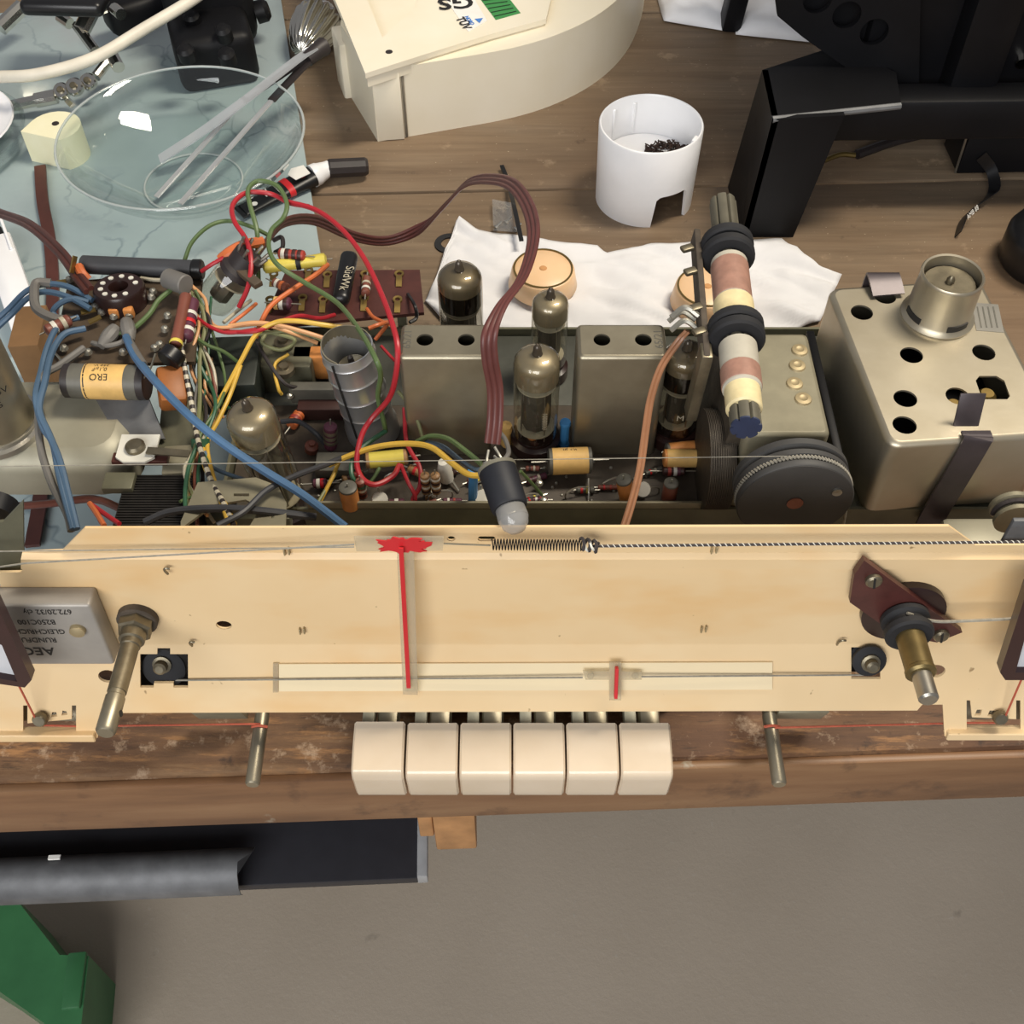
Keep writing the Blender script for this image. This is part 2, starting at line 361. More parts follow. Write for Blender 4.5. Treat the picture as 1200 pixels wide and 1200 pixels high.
# tweezers (blades, dark grips)
tw = thing('tweezers', (-219.5,720.1,8), 'slim steel tweezers with dark handle leaning out of the glass bowl', 'tweezers')
h0 = V((-143.9,797.5,52)); 
for tip, mid in (((-252.1,674.5,11), (-196.7,752.2,38)), ((-232.4,662.7,14), (-176.1,752.2,38))):
    MB().strip([V(mid)+(h0-V(mid))*.3, mid, V(mid)*.45+V(tip)*.55, tip], (.72, -.66, .2), 4.6, 1.3).build('blade', 'tweezer_steel', tw)
    MB().strip([h0, V(mid)+(h0-V(mid))*.6, mid], (.72, -.66, .2), 7.5, 1.8).build('grip', 'dark_plastic', tw)
MB().tube([V(h0)+V(3, 4, 0), h0, h0*.8+V((-186.5,749.1,40))*.2], lambda t: 7-1.5*t, 12, 2).build('handle', 'dark_plastic', tw)
ps = MB().strip([(-147,794.6,55), (-160.1,779.4,53), (-189.9,739.6,48), (-221,723.3,33), (-255,710.4,17)], (.75, -.62, .2), 10, 1.2)
ps = ps.build('plastic_spatula', 'grey_clear'); tag(ps, 'flat translucent plastic spatula beside the steel tweezers in the bowl', 'spatula')
# ribbed mirror bulb
rb = thing('ribbed_bulb', (-174,872,0), 'silvery ribbed glass bulb lying behind the tweezers', 'bulb')
ax = (V((-153.6,922.7,18))-V((-169.1,851.3,18))).normalized(); M = frame(V((-169.3,853.9,18)), ax); pr = [(0, 0)]
for i in range(12):
    z = 2+i*3.6; r = 7+11*math.sin(min(1, i/8)*math.pi/2); pr += [(r, z), (r+2.6, z+1.8)]
pr += [(14, 50), (0, 51)]
rf = MB().lathe([(0, 0), (7, 2), (11, 8), (15, 18), (18, 30), (19.5, 42), (18.5, 48), (14, 51), (0, 52)], None, 144)
for q in rf.v:
    f_ = 1+.07*math.cos(18*math.atan2(q.y, q.x)); q.x *= f_; q.y *= f_
rf.xf(M).build('reflector', 'chrome', rb, 60)
MB().lathe([(8, 50), (8, 66), (5, 68), (0, 68)], M, 16).build('cap', 'white_plastic', rb)
# glue tube
gt = thing('glue_tube', (-159.8,688.5,5), 'black glue tube with red and white label and grey cap', 'glue tube')
a = V((-189.9,663,8)); d = V((-144.2,698.8,10))-a; M = plane(a, d, V(-d.y, d.x, 0)); L = d.length
def flat(w0, t0, w1, t1, x0, x1, n=18, k=6):
    b = MB(); vs = []; fs = []
    for i in range(k+1):
        f = i/k; x = x0+(x1-x0)*f; w_ = w0+(w1-w0)*f; t_ = t0+(t1-t0)*f
        for j in range(n):
            an = 2*math.pi*j/n; vs.append(M @ V(x, math.copysign(abs(math.cos(an))**.7, math.cos(an))*w_/2, math.sin(an)*t_/2+1))
    for i in range(k):
        for j in range(n): fs.append([i*n+j, i*n+(j+1) % n, (i+1)*n+(j+1) % n, (i+1)*n+j])
    fs += [list(range(n))[::-1], [k*n+j for j in range(n)]]
    return b.add(vs, fs)
body = flat(17, 3, 18, 11, 0, L).build('body', 'black_plastic', gt, 40)
MB().box((-1.5, 0, .5), (4, 17.4, 1.6), .4, None, 1, M).build('crimp', 'black_plastic', gt)
flat(18.15, 8.5, 18.3, 10, L*.6, L*.68, 18, 1).build('red_band', 'red_print', gt)
MB().plate([(L*.73, -6), (L*.93, -7), (L*.95, 4), (L*.8, 7), (L*.71, 3)], [], .4, M @ Matrix.Translation((0, 0, 6.2)) @ Matrix.Rotation(-.06, 4, 'Y')).build('white_label', 'white_print', gt)
text('ardal', 5.2, M @ Matrix.Translation((L*.84, 0, 7)) @ Matrix.Rotation(math.radians(-90), 4, 'Z'), 'lettering', 'red_print', gt)
text('chemodal', 3.6, M @ Matrix.Translation((L*.5, 0, 5.6)) @ Matrix.Rotation(math.radians(-90), 4, 'Z'), 'lettering', 'white_print', gt)
for k, wd in ((.33, 9), (.38, 11)): MB().box((L*k, 1, 4.8), (.9, wd, .3), 0, None, 1, M).build('print_line', 'white_print', gt)
MB().lathe([(0, 0), (2.2, 0), (2.2, .4), (0, .4)], M @ Matrix.Translation((L*.15, -3.5, 3.6)), 14).build('print_dot', 'white_print', gt)
MB().lathe([(8.2, 0), (8, 5), (7.4, 6), (6, 12), (5.6, 15)], frame(M @ V(L, 0, 1), d), 16).build('neck', 'white_plastic', gt)
e1 = M @ V(L+14, 0, 1); e2 = V((-105.4,713.5,9))
MB().lathe([(6.6, 0), (7, 1), (6.8, (e2-e1).length-2), (5.6, (e2-e1).length)], frame(e1, e2-e1), 10).build('cap', 'dark_plastic', gt, 20)
# cream knob, brown strap
kn = thing('bakelite_knob', (-336.9,724.4,5), 'small cream plastic block knob left of the bowl', 'knob')
kc = V((-334,731.7,16)); kc.z = 5
M = Matrix.Translation(kc) @ Matrix.Rotation(math.radians(-24), 4, 'Z')
mat('pale_yellow', '#e9e3bd', .35, 0, .04, 40, 0, .5, '#f0ebcc')
pl = [(-17, -14)]+[(19*math.cos(math.radians(t))+1, 19*math.sin(math.radians(t))+1) for t in range(-40, 200, 16)]
MB().plate(pl, [], 25, M).build('block', 'pale_yellow', kn, 40)
MB().lathe([(0, 25.4), (2.6, 25.4), (2.6, 24), (0, 24)], M @ Matrix.Translation((0, 4, 0)), 12).build('hole', 'dark_plastic', kn)
st = MB().strip([(-345.5,714.9,8), (-333.5,674.6,8), (-318,632.1,8), (-304.8,587.9,8), (-291.8,530.9,8), (-268.8,418.6,8), (-262.1,370.1,8)], (1, .1, 0), 8, 2.2); st = st.build('flat_cord', 'brown_cord'); tag(st, 'dark brown flat cord running down from the cream knob', 'cord')
# third hand (soldering helper) with chrome joints
th_ = thing('third_hand', (-243.2,863.5,5), 'black cast clamp stand with chrome swivel arms at the back left', 'clamp stand')
b = MB(); b.box(V((-236.6,848,25)), (62, 58, 44), 9, (0, 0, .3), 3); b.box(V((-243,885.6,40)), (70, 40, 60), 12, (0, 0, .2), 3); b.box(V((-302.7,897.6,30)), (60, 30, 26), 8, (0, 0, .6), 3)
b.build('casting', 'black_steel', th_, 40)
b = MB().lathe([(0, 0), (9, 0), (9, 8), (6, 11), (0, 11)], frame(V((-207.8,890.9,30)), (1, .2, .2)), 14); b.build('wing_knob', 'black_steel', th_)
for q in ((-247.5,845,50), (-220,825.1,50), (-212.2,791.5,50), (-243.5,796.2,50)):
    MB().lathe([(6.5, -6), (6.5, 3), (4, 5.5), (0, 6)], frame(V(q), (0, -.3, 1)), 12).build('bolt', 'black_steel', th_)
MB().box(V((-342.2,850.7,62)), (64, 34, 12), 5, (0, 0, -.05), 3).build('lens_frame', 'black_plastic', th_)
def chr_(pts, r, name='arm'): return MB().tube(pts, r, 10, 0).build(name, 'chrome', th_)
chr_([(-390.7,780,14), (-363.1,784,18)], 4.2, 'clip'); chr_([(-363.1,784,18), (-347.5,786.5,20)], 5.5, 'sleeve')
for q, r in (((-342.3,789.1,22), 6.4), ((-331.8,790,25), 6.8), ((-325,802,22), 6.4)):
    j = MB().lathe([(r, 0), (r, 3.5), (r-1, 4.5), (0, 4.5)], frame(V(q), (-.05, -.62, .78)), 18).build('joint_plate', 'chrome', th_)
    MB().lathe([(2.6, 4), (2.6, 6), (1.9, 6.8), (0, 6.8)], frame(V(q), (-.05, -.62, .78)), 12).build('screw_head', 'tarnished', j)
chr_([(-335.8,784,18), (-338.6,782.5,16)], 4, 'thumb_screw')
chr_([(-321,806.9,24), (-313.9,821.9,28)], 4, 'sleeve'); chr_([(-310.2,825.8,30), (-303.5,813.4,28)], 5, 'thumb_screw')
chr_([(-322.4,826.2,34), (-341.4,853,40)], 4.2); chr_([(-336,846.7,40), (-329.4,857.6,48)], 6.5, 'sleeve'); chr_([(-347.4,855.6,40), (-356.4,862.2,42)], 4.5, 'thumb_screw')
chr_([(-329.4,857.6,48), (-318.8,864,48)], 3.6); chr_([(-313.5,867.8,46), (-306.2,858.7,46)], 4.6, 'thumb_screw'); chr_([(-413.4,876.2,25), (-398.5,896.5,32)], 6.4, 'sleeve')
wc = MB().tube([(-397.9,761.7,50), (-372,760.6,52), (-340.5,754.1,58), (-302.7,768.7,62), (-271.3,802.5,66), (-241.4,835.5,70), (-229.4,861.1,70)], 4.3, 12); tag(wc.build('power_cable', 'white_cable'), 'thick off-white cable arching over the clamp stand', 'cable')
# dish with paper, white box, card
ds = thing('paper_lined_dish', (-400.6,735,5), 'round glass dish lined with white paper at the left edge', 'dish')
dc = V((-420.3,737.2,5)); MB().lathe([(0, .4), (46, .4), (58, 8), (61, 18), (60, 18.6), (57, 9), (45, 2.6), (0, 2.6)], Matrix.Translation(dc), 40, False).build('dish_wall', 'bowl_glass', ds, 60)
MB().lathe([(0, 20), (30, 21), (50, 21), (55, 24), (54, 25), (50, 22.4), (30, 22), (0, 21)], Matrix.Translation(dc), 40, False).build('paper_liner', 'paper', ds, 60)
wbx = thing('white_stick', (-328.8,574.4,5), 'white plastic stick with black end beside the electrolytic can', 'stick')
a = V((-348,620.9,14)); d = V((-300,524.6,14)); M = plane(a, (d-a), V(1, .2, 0))
MB().box(((d-a).length/2, 0, 0), ((d-a).length, 19, 13), 1.5, None, 2, M).build('body', 'white_plastic', wbx)
MB().box((1, 7, 7.2), ((d-a).length*.0+40, 2, 1.5), .4, None, 1, M).build('rib', 'white_plastic', wbx)
MB().box((-6, 0, 0), (12, 11, 9), 1.5, None, 2, M).build('tip', 'black_plastic', wbx)
# cream appliance housing with stickers
hs = thing('plastic_housing', (-26.9,810.2,0), 'cream plastic appliance housing with stickers and curved side wall', 'housing')
HZ = 58
mat('dust', '#6f675a', .8, 0, .3, 120)
ol = [(-101.9,757.5,0), (-52.5,772,0), (0,789.1,0), (37,810.2,0), (68.7,840.4,0), (94,882.4,0), (110.4,936.5,0), (119.2,997.5,0), (123,1060.2,0)]
o2 = [(p[0], p[1]) for p in smooth_path([V(q) for q in ol], 5)]
bk = V((-125.6,822.1,0)); o2 += [(o2[-1][0]-20, o2[-1][1]+60), (bk.x-10, o2[-1][1]+60), (bk.x-4, bk.y)]
def inset(poly, t):
    cx = sum(p[0] for p in poly)/len(poly); cy = sum(p[1] for p in poly)/len(poly)
    return [(x+(cx-x)*t/math.hypot(cx-x, cy-y), y+(cy-y)*t/math.hypot(cx-x, cy-y)) for x, y in poly]
MB().plate(o2, [inset(o2, 3)], HZ, Matrix()).build('side_wall', 'cream_plastic', hs, 30)
tp = [(-104.2,745.2,64), (-61.8,770.9,64), (-15.7,797.7,64), (25.6,819.4,64), (37.2,899.7,64), (29.2,1018.1,64), (-175.5,1018.1,64), (-147.5,886.1,64), (-126.7,819.4,64)]
rec = [(-95.4,793,64), (-73.9,836.8,64), (-60.9,899.7,64), (-125.2,899.7,64)]
x2 = lambda L_: [(p[0], p[1]) for p in L_]
MB().plate(x2(tp), [x2(rec)], 4, Matrix.Translation((0, 0, 60))).build('top_panel', 'cream_plastic', hs, 30)
MB().plate(inset(x2(tp), 2), [inset(x2(rec), -2)], 8, Matrix.Translation((0, 0, 52))).build('panel_rim', 'cream_plastic', hs, 30)
MB().plate(x2(rec), [], 2, Matrix.Translation((0, 0, 47))).build('recess_floor', 'cream_plastic', hs, 30)
MB().plate(inset(o2, 1), [], 3, Matrix.Translation((0, 0, 55.2))).build('cover_panel', 'cream_plastic', hs, 30)
tp2 = [(25.6,819.4,64), (66.4,867.4,60), (93.9,935.9,60), (37.9,927.6,64)]
MB().box(V((-80.2,763.1,0))+V(0, .6, 28), (1.8, 2.4, 55), .5, (0, 0, .12)).build('groove_strip', 'dust', hs)
MB().box(V((-91.7,759.7,0))+V(0, .2, 28), (20, 2.4, 55), .6, (0, 0, .12)).build('corner_pilaster', 'cream_plastic', hs)
MB().box(V((-128.9,831.8,20)), (16, 30, 50), 2, (0, 0, .3)).build('side_tab', 'cream_plastic', hs)
MB().lathe([(0, 0), (2.6, 0), (2.6, .3), (0, .3)], Matrix.Translation(V((-89.1,773.2,64))+V(0, 0, .1)), 14).build('screw_hole', 'dark_plastic', hs)
stx = V((-20.5,818.8,64.3))-V((-37.8,799.5,64.3)); 
k = [(-54.5,856.4,64.4), (-32.2,800.5,64.4), (-18.5,816.2,64.4), (-31.5,856.4,64.4)]
MB().plate(x2(k), [], .25, Matrix.Translation((0, 0, 64.1))).build('sticker', 'white_print', hs, 0)
M = plane((-40.1,834.4,64.6), V((-29.8,806.2,64.6))-V((-42.4,845.7,64.6)), V((-18.7,830.6,64.6))-V((-32.9,806.2,64.6)))
text('GS', 23, plane((-42.9,841.9,64.6), (-1, -.12, 0), (.1, -1, 0)), 'lettering', 'black_print', hs, .05, 'CENTER', 1, .6)
text('TÜV', 9, plane((-36.3,812.2,64.6), V((-30.9,800.2,64.6))-V((-39.7,820.7,64.6)), V((-25.6,820.7,64.6))-V((-34.8,806.2,64.6))), 'lettering', 'black_print', hs, .05, 'CENTER', 1, .3)
b = MB(); b.add([(-28.1,818.3,64.6), (-21.7,819.5,64.6), (-24.2,812.2,64.6)], [[0, 1, 2]]); b.build('emblem', 'blue_print', hs, 0)
text('NORD', 4.5, plane((-31.9,815.9,64.6), V((-30.9,800.2,64.6))-V((-39.7,820.7,64.6)), V((-25.6,820.7,64.6))-V((-34.8,806.2,64.6))), 'lettering', 'blue_print', hs, .05, 'CENTER', 1, .2)
k = [(-27.6,856.4,64.4), (-12.1,817.4,64.4), (6.4,827.3,64.4), (-5.3,856.4,64.4)]
MB().plate(x2(k), [], .25, Matrix.Translation((0, 0, 64.1))).build('green_sticker', 'green_print', hs, 0)
for i in range(6):
    f = i/5; a = V((-24.8,850.7,64.7))*(1-f)+V((-13.5,821.8,64.7))*f; e = V((-7.9,853.2,64.7))*(1-f)+V((3.2,829.2,64.7))*f
    MB().strip([a, a*.5+e*.5, e], (0, 1, 0), .8, .1, 1).build('print_line', 'black_print', hs, 0)
# white cup with a notch
cp = thing('plastic_cup', (95,687.3,0), 'white round plastic cup with a notch cut in its foot', 'cup')
cc = V((95.1,689.3,0)); R = 34.6; Hc = 61; n = 96; vs = []; fs = []
def notch(a):
    d = abs((a-math.radians(-62)+math.pi) % (2*math.pi)-math.pi)*R
    if d > 13: return 0
    return 25 if d < 8 else 25-5+5*math.sqrt(max(0, 1-((d-8)/5)**2))
for r, off in ((R, 0), (R-2.2, 0)):
    for j in range(n):
        a = 2*math.pi*j/n
        for hgt in (notch(a), 31, Hc-1, Hc): 
            rr = r+(hgt/Hc)*1.2-(.7 if hgt == Hc and r == R else 0)+(.7 if hgt == Hc and r != R else 0); vs.append(cc+V(rr*math.cos(a), rr*math.sin(a), hgt))
for s in range(2):
    for j in range(n):
        for k in range(3):
            q = [s*n*4+j*4+k, s*n*4+((j+1) % n)*4+k, s*n*4+((j+1) % n)*4+k+1, s*n*4+j*4+k+1]; fs.append(q if s == 0 else q[::-1])
for j in range(n):
    j2 = (j+1) % n
    fs.append([j*4+3, j2*4+3, n*4+j2*4+3, n*4+j*4+3]); fs.append([j*4, n*4+j*4, n*4+j2*4, j2*4])
MB().add(vs, fs).build('wall', 'white_plastic', cp, 45)
MB().lathe([(0, 29), (R-2, 29), (R-2, 31), (0, 31)], Matrix.Translation(cc), 48).build('floor_disc', 'white_plastic', cp)
for a in (105, 135): 
    q = math.radians(a); MB().box(cc+V((R-1.6)*math.cos(q), (R-1.6)*math.sin(q), 44), (2, 2, 24), .4, (0, 0, q)).build('rib', 'white_plastic', cp)
MB().box(cc+V(28, -16, 54), (4, 7, 12), 1, (0, .2, -.5)).build('latch', 'white_plastic', cp)
b = MB()
mat('brown_fluff', '#33231d', .9, 0, .4, 300)
for i in range(170):
    a = random.uniform(0, 6.28); r = 13*math.sqrt(random.random()); z = 31+random.uniform(.5, 10)*(1-r/14); p = cc+V(14, 8, 0)+V(r*1.2*math.cos(a), r*.8*math.sin(a), z-0)
    q = p+V(random.uniform(-4, 4), random.uniform(-4, 4), random.uniform(-1, 3)); b.tube([p, (p+q)/2+V(random.uniform(-2, 2), random.uniform(-2, 2), 1), q], .55, 4, 2)
tag(b.build('brown_swarf', 'brown_fluff'), 'clump of dark brown shavings inside the white cup', 'shavings', kind='stuff')
# tissue paper
nx, ny = 90, 36; vs = []; fs = []
from mathutils import noise as mn
Lc = V((-56.7,578.4,0)); 
backe = [(0, (-53.5,584.3,0)), (.06, (-37.6,663.8,0)), (.13, (-24,649.6,0)), (.24, (6,643.9,0)), (.36, (38.5,634.7,0)), (.4, (59.2,632.9,0)), (.43, (64.7,625.6,0)), (.55, (94.8,634.7,0)), (.7, (139.5,636.5,0)), (.82, (187.8,642.1,0)), (.9, (201.6,616.6,0)), (.95, (208.9,607.7,0)), (1, (223.1,602.4,0))]
fronte = [(0, (-57.7,575.9,0)), (.1, (-44.5,555.3,0)), (.3, (22,539.3,0)), (.5, (65.6,535.4,0)), (.8, (153.7,539.3,0)), (1, (200.2,555.3,0))]
def lerp(tab, t):
    for (a, p), (b_, q) in zip(tab, tab[1:]):
        if t <= b_: return V(p)+(V(q)-V(p))*((t-a)/(b_-a))
    return V(tab[-1][1])
for i in range(nx+1):
    for j in range(ny+1):
        p = lerp(fronte, i/nx)*(1-j/ny)+lerp(backe, i/nx)*(j/ny)
        zn = mn.fractal(V(p.x*.018, p.y*.03, 3), 1, 2, 4)*6+abs(mn.noise(V(p.x*.035+p.y*.05, p.y*.02, 9)))*7
        edge = min(1, j/2, (ny-j)/2, i/2, (nx-i)/2)
        vs.append(V(p.x, p.y, 1.2+max(0, zn+1.2)*(.35+.65*edge)))
for i in range(nx):
    for j in range(ny): q = i*(ny+1)+j; fs.append([q, q+ny+1, q+ny+2, q+1])
o = MB().add(vs, fs).build('tissue_paper', 'paper', None, 180); tag(o, 'crumpled white tissue paper spread behind the radio chassis', 'tissue')
sd = o.modifiers.new('thickness', 'SOLIDIFY'); sd.thickness = .0006
mat('peach_plastic', '#efc79a', .35, 0, .04, 40, 0, .5, '#f3cfa6', 0, .15); mat('peach_dark', '#d29a63', .5, 0, .1)
mat('gold_ring', '#7d6a3d', .35, .7, .2)
for nm, px, lab in (('radio_knob', (20.4,586.8,6), 'round peach coloured radio knob left of the two on the tissue'), ('radio_knob', (126.3,569.1,6), 'round peach coloured radio knob half hidden behind the antenna rod')):
    k = thing(nm, px, lab, 'knob', 'radio knobs on the tissue'); kc = V(px); M = Matrix.Translation(kc)  # loose radio knobs lying on the tissue
    MB().lathe([(0, 0), (22, 0), (22.8, 1), (20.6, 13), (19.6, 14), (0, 14.3)], M, 48).build('knob_body', 'peach_plastic', k, 50)
    MB().lathe([(18.5, 14), (19.6, 14), (19.6, 14.7), (18.5, 14.7), (18.5, 14)], M, 48, False).build('gilt_ring', 'gold_ring', k)
    MB().lathe([(0, 14.3), (2.6, 14.3), (2, 14.9), (0, 15)], M, 12).build('centre_mark', 'peach_dark', k)
# little things by the tissue
rg = MB(); rc = V((-43.3,636.3,0.2)); rg.lathe([(6, 0), (10.5, 0), (10.5, 1), (6, 1), (6, 0)], Matrix.Translation(rc), 32, False); tag(rg.build('rubber_ring', 'black_rubber'), 'black rubber ring peeking out from under the tissue', 'ring')
bg = thing('plastic_bag', (-4.2,659,0), 'tiny clear plastic bag of screws behind the tissue', 'bag')
b = MB(); nx = 8; vs = []; fs = []
cor = [V((-14.1,680.3,3)), V((1.8,668.8,8)), V((7.2,644.2,2)), V((-13.1,646.1,2))]
for s in (1, -1):
    for i in range(nx+1):
        for j in range(nx+1):
            p = (cor[0]*(1-i/nx)+cor[1]*(i/nx))*(1-j/nx)+(cor[3]*(1-i/nx)+cor[2]*(i/nx))*(j/nx)
            bl = math.sin(math.pi*i/nx)*math.sin(math.pi*j/nx); vs.append(p+V(0, 0, (3 if s > 0 else -1)*bl+2+random.uniform(-.8, .8)*bl))
    q0 = (0 if s > 0 else (nx+1)**2)
    for i in range(nx):
        for j in range(nx): q = q0+i*(nx+1)+j; fs.append([q, q+1, q+nx+2, q+nx+1])
b.add(vs, fs).build('film', 'bag_plastic', bg, 0)
for q in ((-11.9,648.9,3.5), (-4.8,654.5,3.5), (1.8,647,3.5)): MB().lathe([(2.2, 0), (2.2, 1.5), (1.2, 1.6), (1.2, 7), (0, 8)], frame(V(q), (.6, .7, .2)), 10).build('screw', 'chrome', bg)
ct = MB().strip([(-7.6,721.6,4), (-3.7,706.5,3), (1.2,668.4,9), (6.4,625.2,12)], (1, .3, 0), 3, 1.2); tag(ct.build('cable_tie', 'black_plastic'), 'thin black cable tie lying across the plastic bag', 'cable tie')
# black steel machine stand
bs = thing('machine_stand', (220.9,680.4,0), 'black painted steel machine stand with perforated side plate', 'machine stand')
ft = [V((162.4,643.9,0)), V((193.3,639.3,0))]; Y0 = ft[0].y
L1 = [V((160.3,643.9,-2.2)), V((196.2,643.9,-2.2)), V((210.8,643.9,96)), V((165.4,643.9,93))]
ZT = L1[3].z
def slab(poly, off): 
    n = len(poly); poly = [V(p) for p in poly]; off = V(off); return MB().add(poly+[p+off for p in poly], [list(range(n)), list(range(n, 2*n))[::-1]]+[[k, n+k, n+(k+1) % n, (k+1) % n] for k in range(n)])
slab(L1, (0, 4, 0)).build('leg', 'black_steel', bs, 20)
slab([L1[0], L1[3], V((166.6,701.1,93)), V((159.6,641.2,0))+V(-2, 60, 0)], (4, 0, 0)).build('leg_flange', 'black_steel', bs, 20)
slab([V((165.5,644.8,93)), V((250.9,661.1,93)), V((255.2,698,93)), V((224.5,732.9,93)), V((166.6,701.1,93))], (0, 0, -4)).build('foot_plate', 'black_steel', bs, 20)
MB().tube([(165.8,645.4,92), (250.5,660.7,92)], 2.2, 8, 0).build('weld_edge', 'grey_sheet', bs)
Ys = V((220.2,708.3,93)).y
So = V((263.6,708.4,69.5)); M = plane((0, 708.4, 0), (1, 0, 0), (0, 0, 1)); xz = lambda L_: [(p[0], p[2]) for p in L_]
pts = [(264.7,708.4,69.5), (219.8,708.4,94.8), (190.2,708.4,114.1), (170.8,708.4,128.7), (161.5,708.4,159.3), (132.7,708.4,325.9), (210.9,708.4,325.9), (278.2,708.4,69.5)]
hol = [circ(p[0], p[2], 9.2, 24) for p in ((194.4,708.4,139.5), (215.3,708.4,129.3), (235.8,708.4,117.7), (174.9,708.4,150.6), (182.2,708.4,180.3))]
MB().plate(xz(pts), hol, 4, M).build('side_plate', 'black_steel', bs, 20)
MB().plate(xz([(263.5,708.4,74), (192.5,708.4,116.5), (166.3,708.4,159.3), (137,708.4,318.6), (210.8,708.4,318.6)]), [], 3, M @ Matrix.Translation((0, 0, -14))).build('inner_plate', 'black_steel', bs, 20)
MB().box((330, 813, 265), (190, 200, 400), 6).build('lamp_blocking_body', 'black_steel', bs)  # black bulk added to block the ceiling lamp and shade the bench
MB().box(So+V(45, 0, 175), (34, 30, 390), 6, None, 2).build('upright', 'black_steel', bs)  # carried up out of view so it blocks lamp light
MB().box(V((286,679.2,70))+V(30, 10, 0), (230, 24, 30), 3, (0, 0, .02)).build('cross_bar', 'black_steel', bs)
MB().box(So+V(150, 14, 190), (130, 60, 360), 6, (.0, 0, 0)).build('housing', 'black_steel', bs)
MB().tube([So+V(82, -22, 12), So+V(220, -20, 16)], 3, 8, 0).build('housing_lip', 'grey_sheet', bs)
MB().tube([(344.1,718.6,95), (343.4,710,92)], 5, 10, 0).build('bolt', 'chrome', bs)
MB().box(V((184.3,911.6,0))+V(8, 12, 76), (16, 22, 152), 2, (0, .1, 0)).build('rear_post', 'black_steel', bs)
bb = thing('black_channel', (360,731.6,0), 'black steel channel with bare metal end edge at the right', 'channel')
C0 = V((322.7,708.3,22)); MB().box(C0+V(80, 18, 4), (160, 36, 36), 1, (0, 0, .03)).build('channel_body', 'black_steel', bb)
MB().tube([C0+V(0, -1, -14), C0+V(-1.2, -1, 22), C0+V(6, -1, 23)], .9, 6, 0).build('bare_edge', 'steel', bb)
tw2 = thing('brass_tipped_lead', (252.9,725.8,4), 'thin dark lead with a brass tip under the machine stand', 'lead')
MB().tube([(256.7,733.9,5), (289.5,751.2,5), (330,763.3,8)], 3.6, 8).build('sleeve', 'dark_plastic', tw2)
MB().tube([(231.7,727.9,4), (244.1,732.5,6), (255.2,732.9,5)], 2, 8).build('brass_tip', 'gold_ring', tw2)
rt = thing('printed_ribbon', (334.5,680.4,0), 'black ribbon with white print curling down onto the bench', 'ribbon')
MB().strip([(335.8,704.4,24), (347.1,704.1,12), (348,691.5,5), (335.4,677,4), (320.5,662.1,5), (310.5,643,3)], lambda t: (1-.5*t, .2, .75*t+.15), 8, .6).build('band', 'black_plastic', rt)
text('AMB 88', 5, plane(V((320.9,656.9,9))+V(0, -1, 3), V((334.1,674.4,6))-V((312.3,649.4,6)), (-.4, .5, .8)), 'lettering', 'white_print', rt, .7)
rd = MB().lathe([(0, 0), (28, 0), (31, 4), (31, 24), (28, 30), (20, 32), (0, 33)], Matrix.Translation(V((363,614.8,0))), 40).build('round_black_tin', 'black_plastic', None, 50); tag(rd, 'round black tin at the right edge of the bench', 'tin')
# crumpled plastic sheets at the back
def crumple(name, cor, zs, m, lab):
    nx = 16; vs = []; fs = []; c4 = [V(q) for q in cor]
    for i in range(nx+1):
        for j in range(nx+1):
            p = (c4[0]*(1-i/nx)+c4[1]*(i/nx))*(1-j/nx)+(c4[3]*(1-i/nx)+c4[2]*(i/nx))*(j/nx)
            bl = math.sin(math.pi*i/nx)**.5*math.sin(math.pi*j/nx)**.5
            vs.append(p+V(0, 0, 1+bl*(zs+9*mn.fractal(p*.03, 1, 2, 3))))
    for i in range(nx):
        for j in range(nx): q = i*(nx+1)+j; fs.append([q, q+1, q+nx+2, q+nx+1])
    o = MB().add(vs, fs).build(name, m, None, 180); md = o.modifiers.new('thickness', 'SOLIDIFY'); md.thickness = .0008; return tag(o, lab, 'cloth')
crumple('white_cloth', [(126.4,982.5,0), (129.7,930.9,0), (180.3,914.4,0), (194.5,1005.1,0)], 12, 'paper', 'bunched white cloth behind the white cup at the top')
crumple('white_cloth', [(203.5,997.5,0), (188.3,908.9,0), (256.5,895.5,0), (258.2,997.5,0)], 14, 'paper', 'bunched pale cloth inside the black machine stand')
# ================================================================ the radio chassis
mat('dial_cream', '#e9d2a9', .38, 0, .06, 14, .05, .5, '#f0dcb8'); mat('cream_edge', '#d9c49c', .5, 0, .1)
mat('olive_steel', '#6d6b58', .5, .35, .18, 60, .1); mat('deck_dark', '#50514a', .5, .3, .15); mat('slate_wire_m', '#48617a', .5, 0, .1); mat('twin_brown', '#95694c', .4, 0, .1); mat('drum_grey', '#3b3a39', .6, 0, .15, 40, .05); mat('grey_olive', '#8b8570', .48, .3, .15, 60, .1)
mat('can_alu', '#958d7a', .4, .82, .18, 55, .12, .5, '#a59d89'); mat('box_alu', '#b5ab95', .4, .85, .1, 40, .08, .5, '#c0b7a3')
mat('paxolin', '#4a4137', .6, 0, .25, 120, .1); mat('paxolin_red', '#4a2620', .5, 0, .2, 120, .1)
mat('board_brown', '#4f4234', .55, 0, .2, 90, .15); mat('dust_brown', '#4a4137', .8, 0, .25, 150, .2)
mat('bakelite', '#2a1916', .32, 0, .2, 90); mat('bakelite_red', '#4b2723', .42, 0, .2, 120, .1)
mat('laminate', '#453e35', .55, .3, .3, 200, .2); mat('brass', '#8f7845', .42, .75, .2, 90); mat('copper', '#8a5a4a', .4, .8, .2)
mat('solder', '#b4b1a6', .38, .85, .15); mat('cord_grey', '#8d887c', .8, 0, .2, 500); mat('cord_dark', '#3c3636', .8, 0, .3, 500)
mat('wax_yellow', '#d9b06a', .5, 0, .12, 150, .05); mat('wax_orange', '#c98446', .5, 0, .15, 150); mat('cap_grey', '#5c5a52', .5, 0, .2, 90)
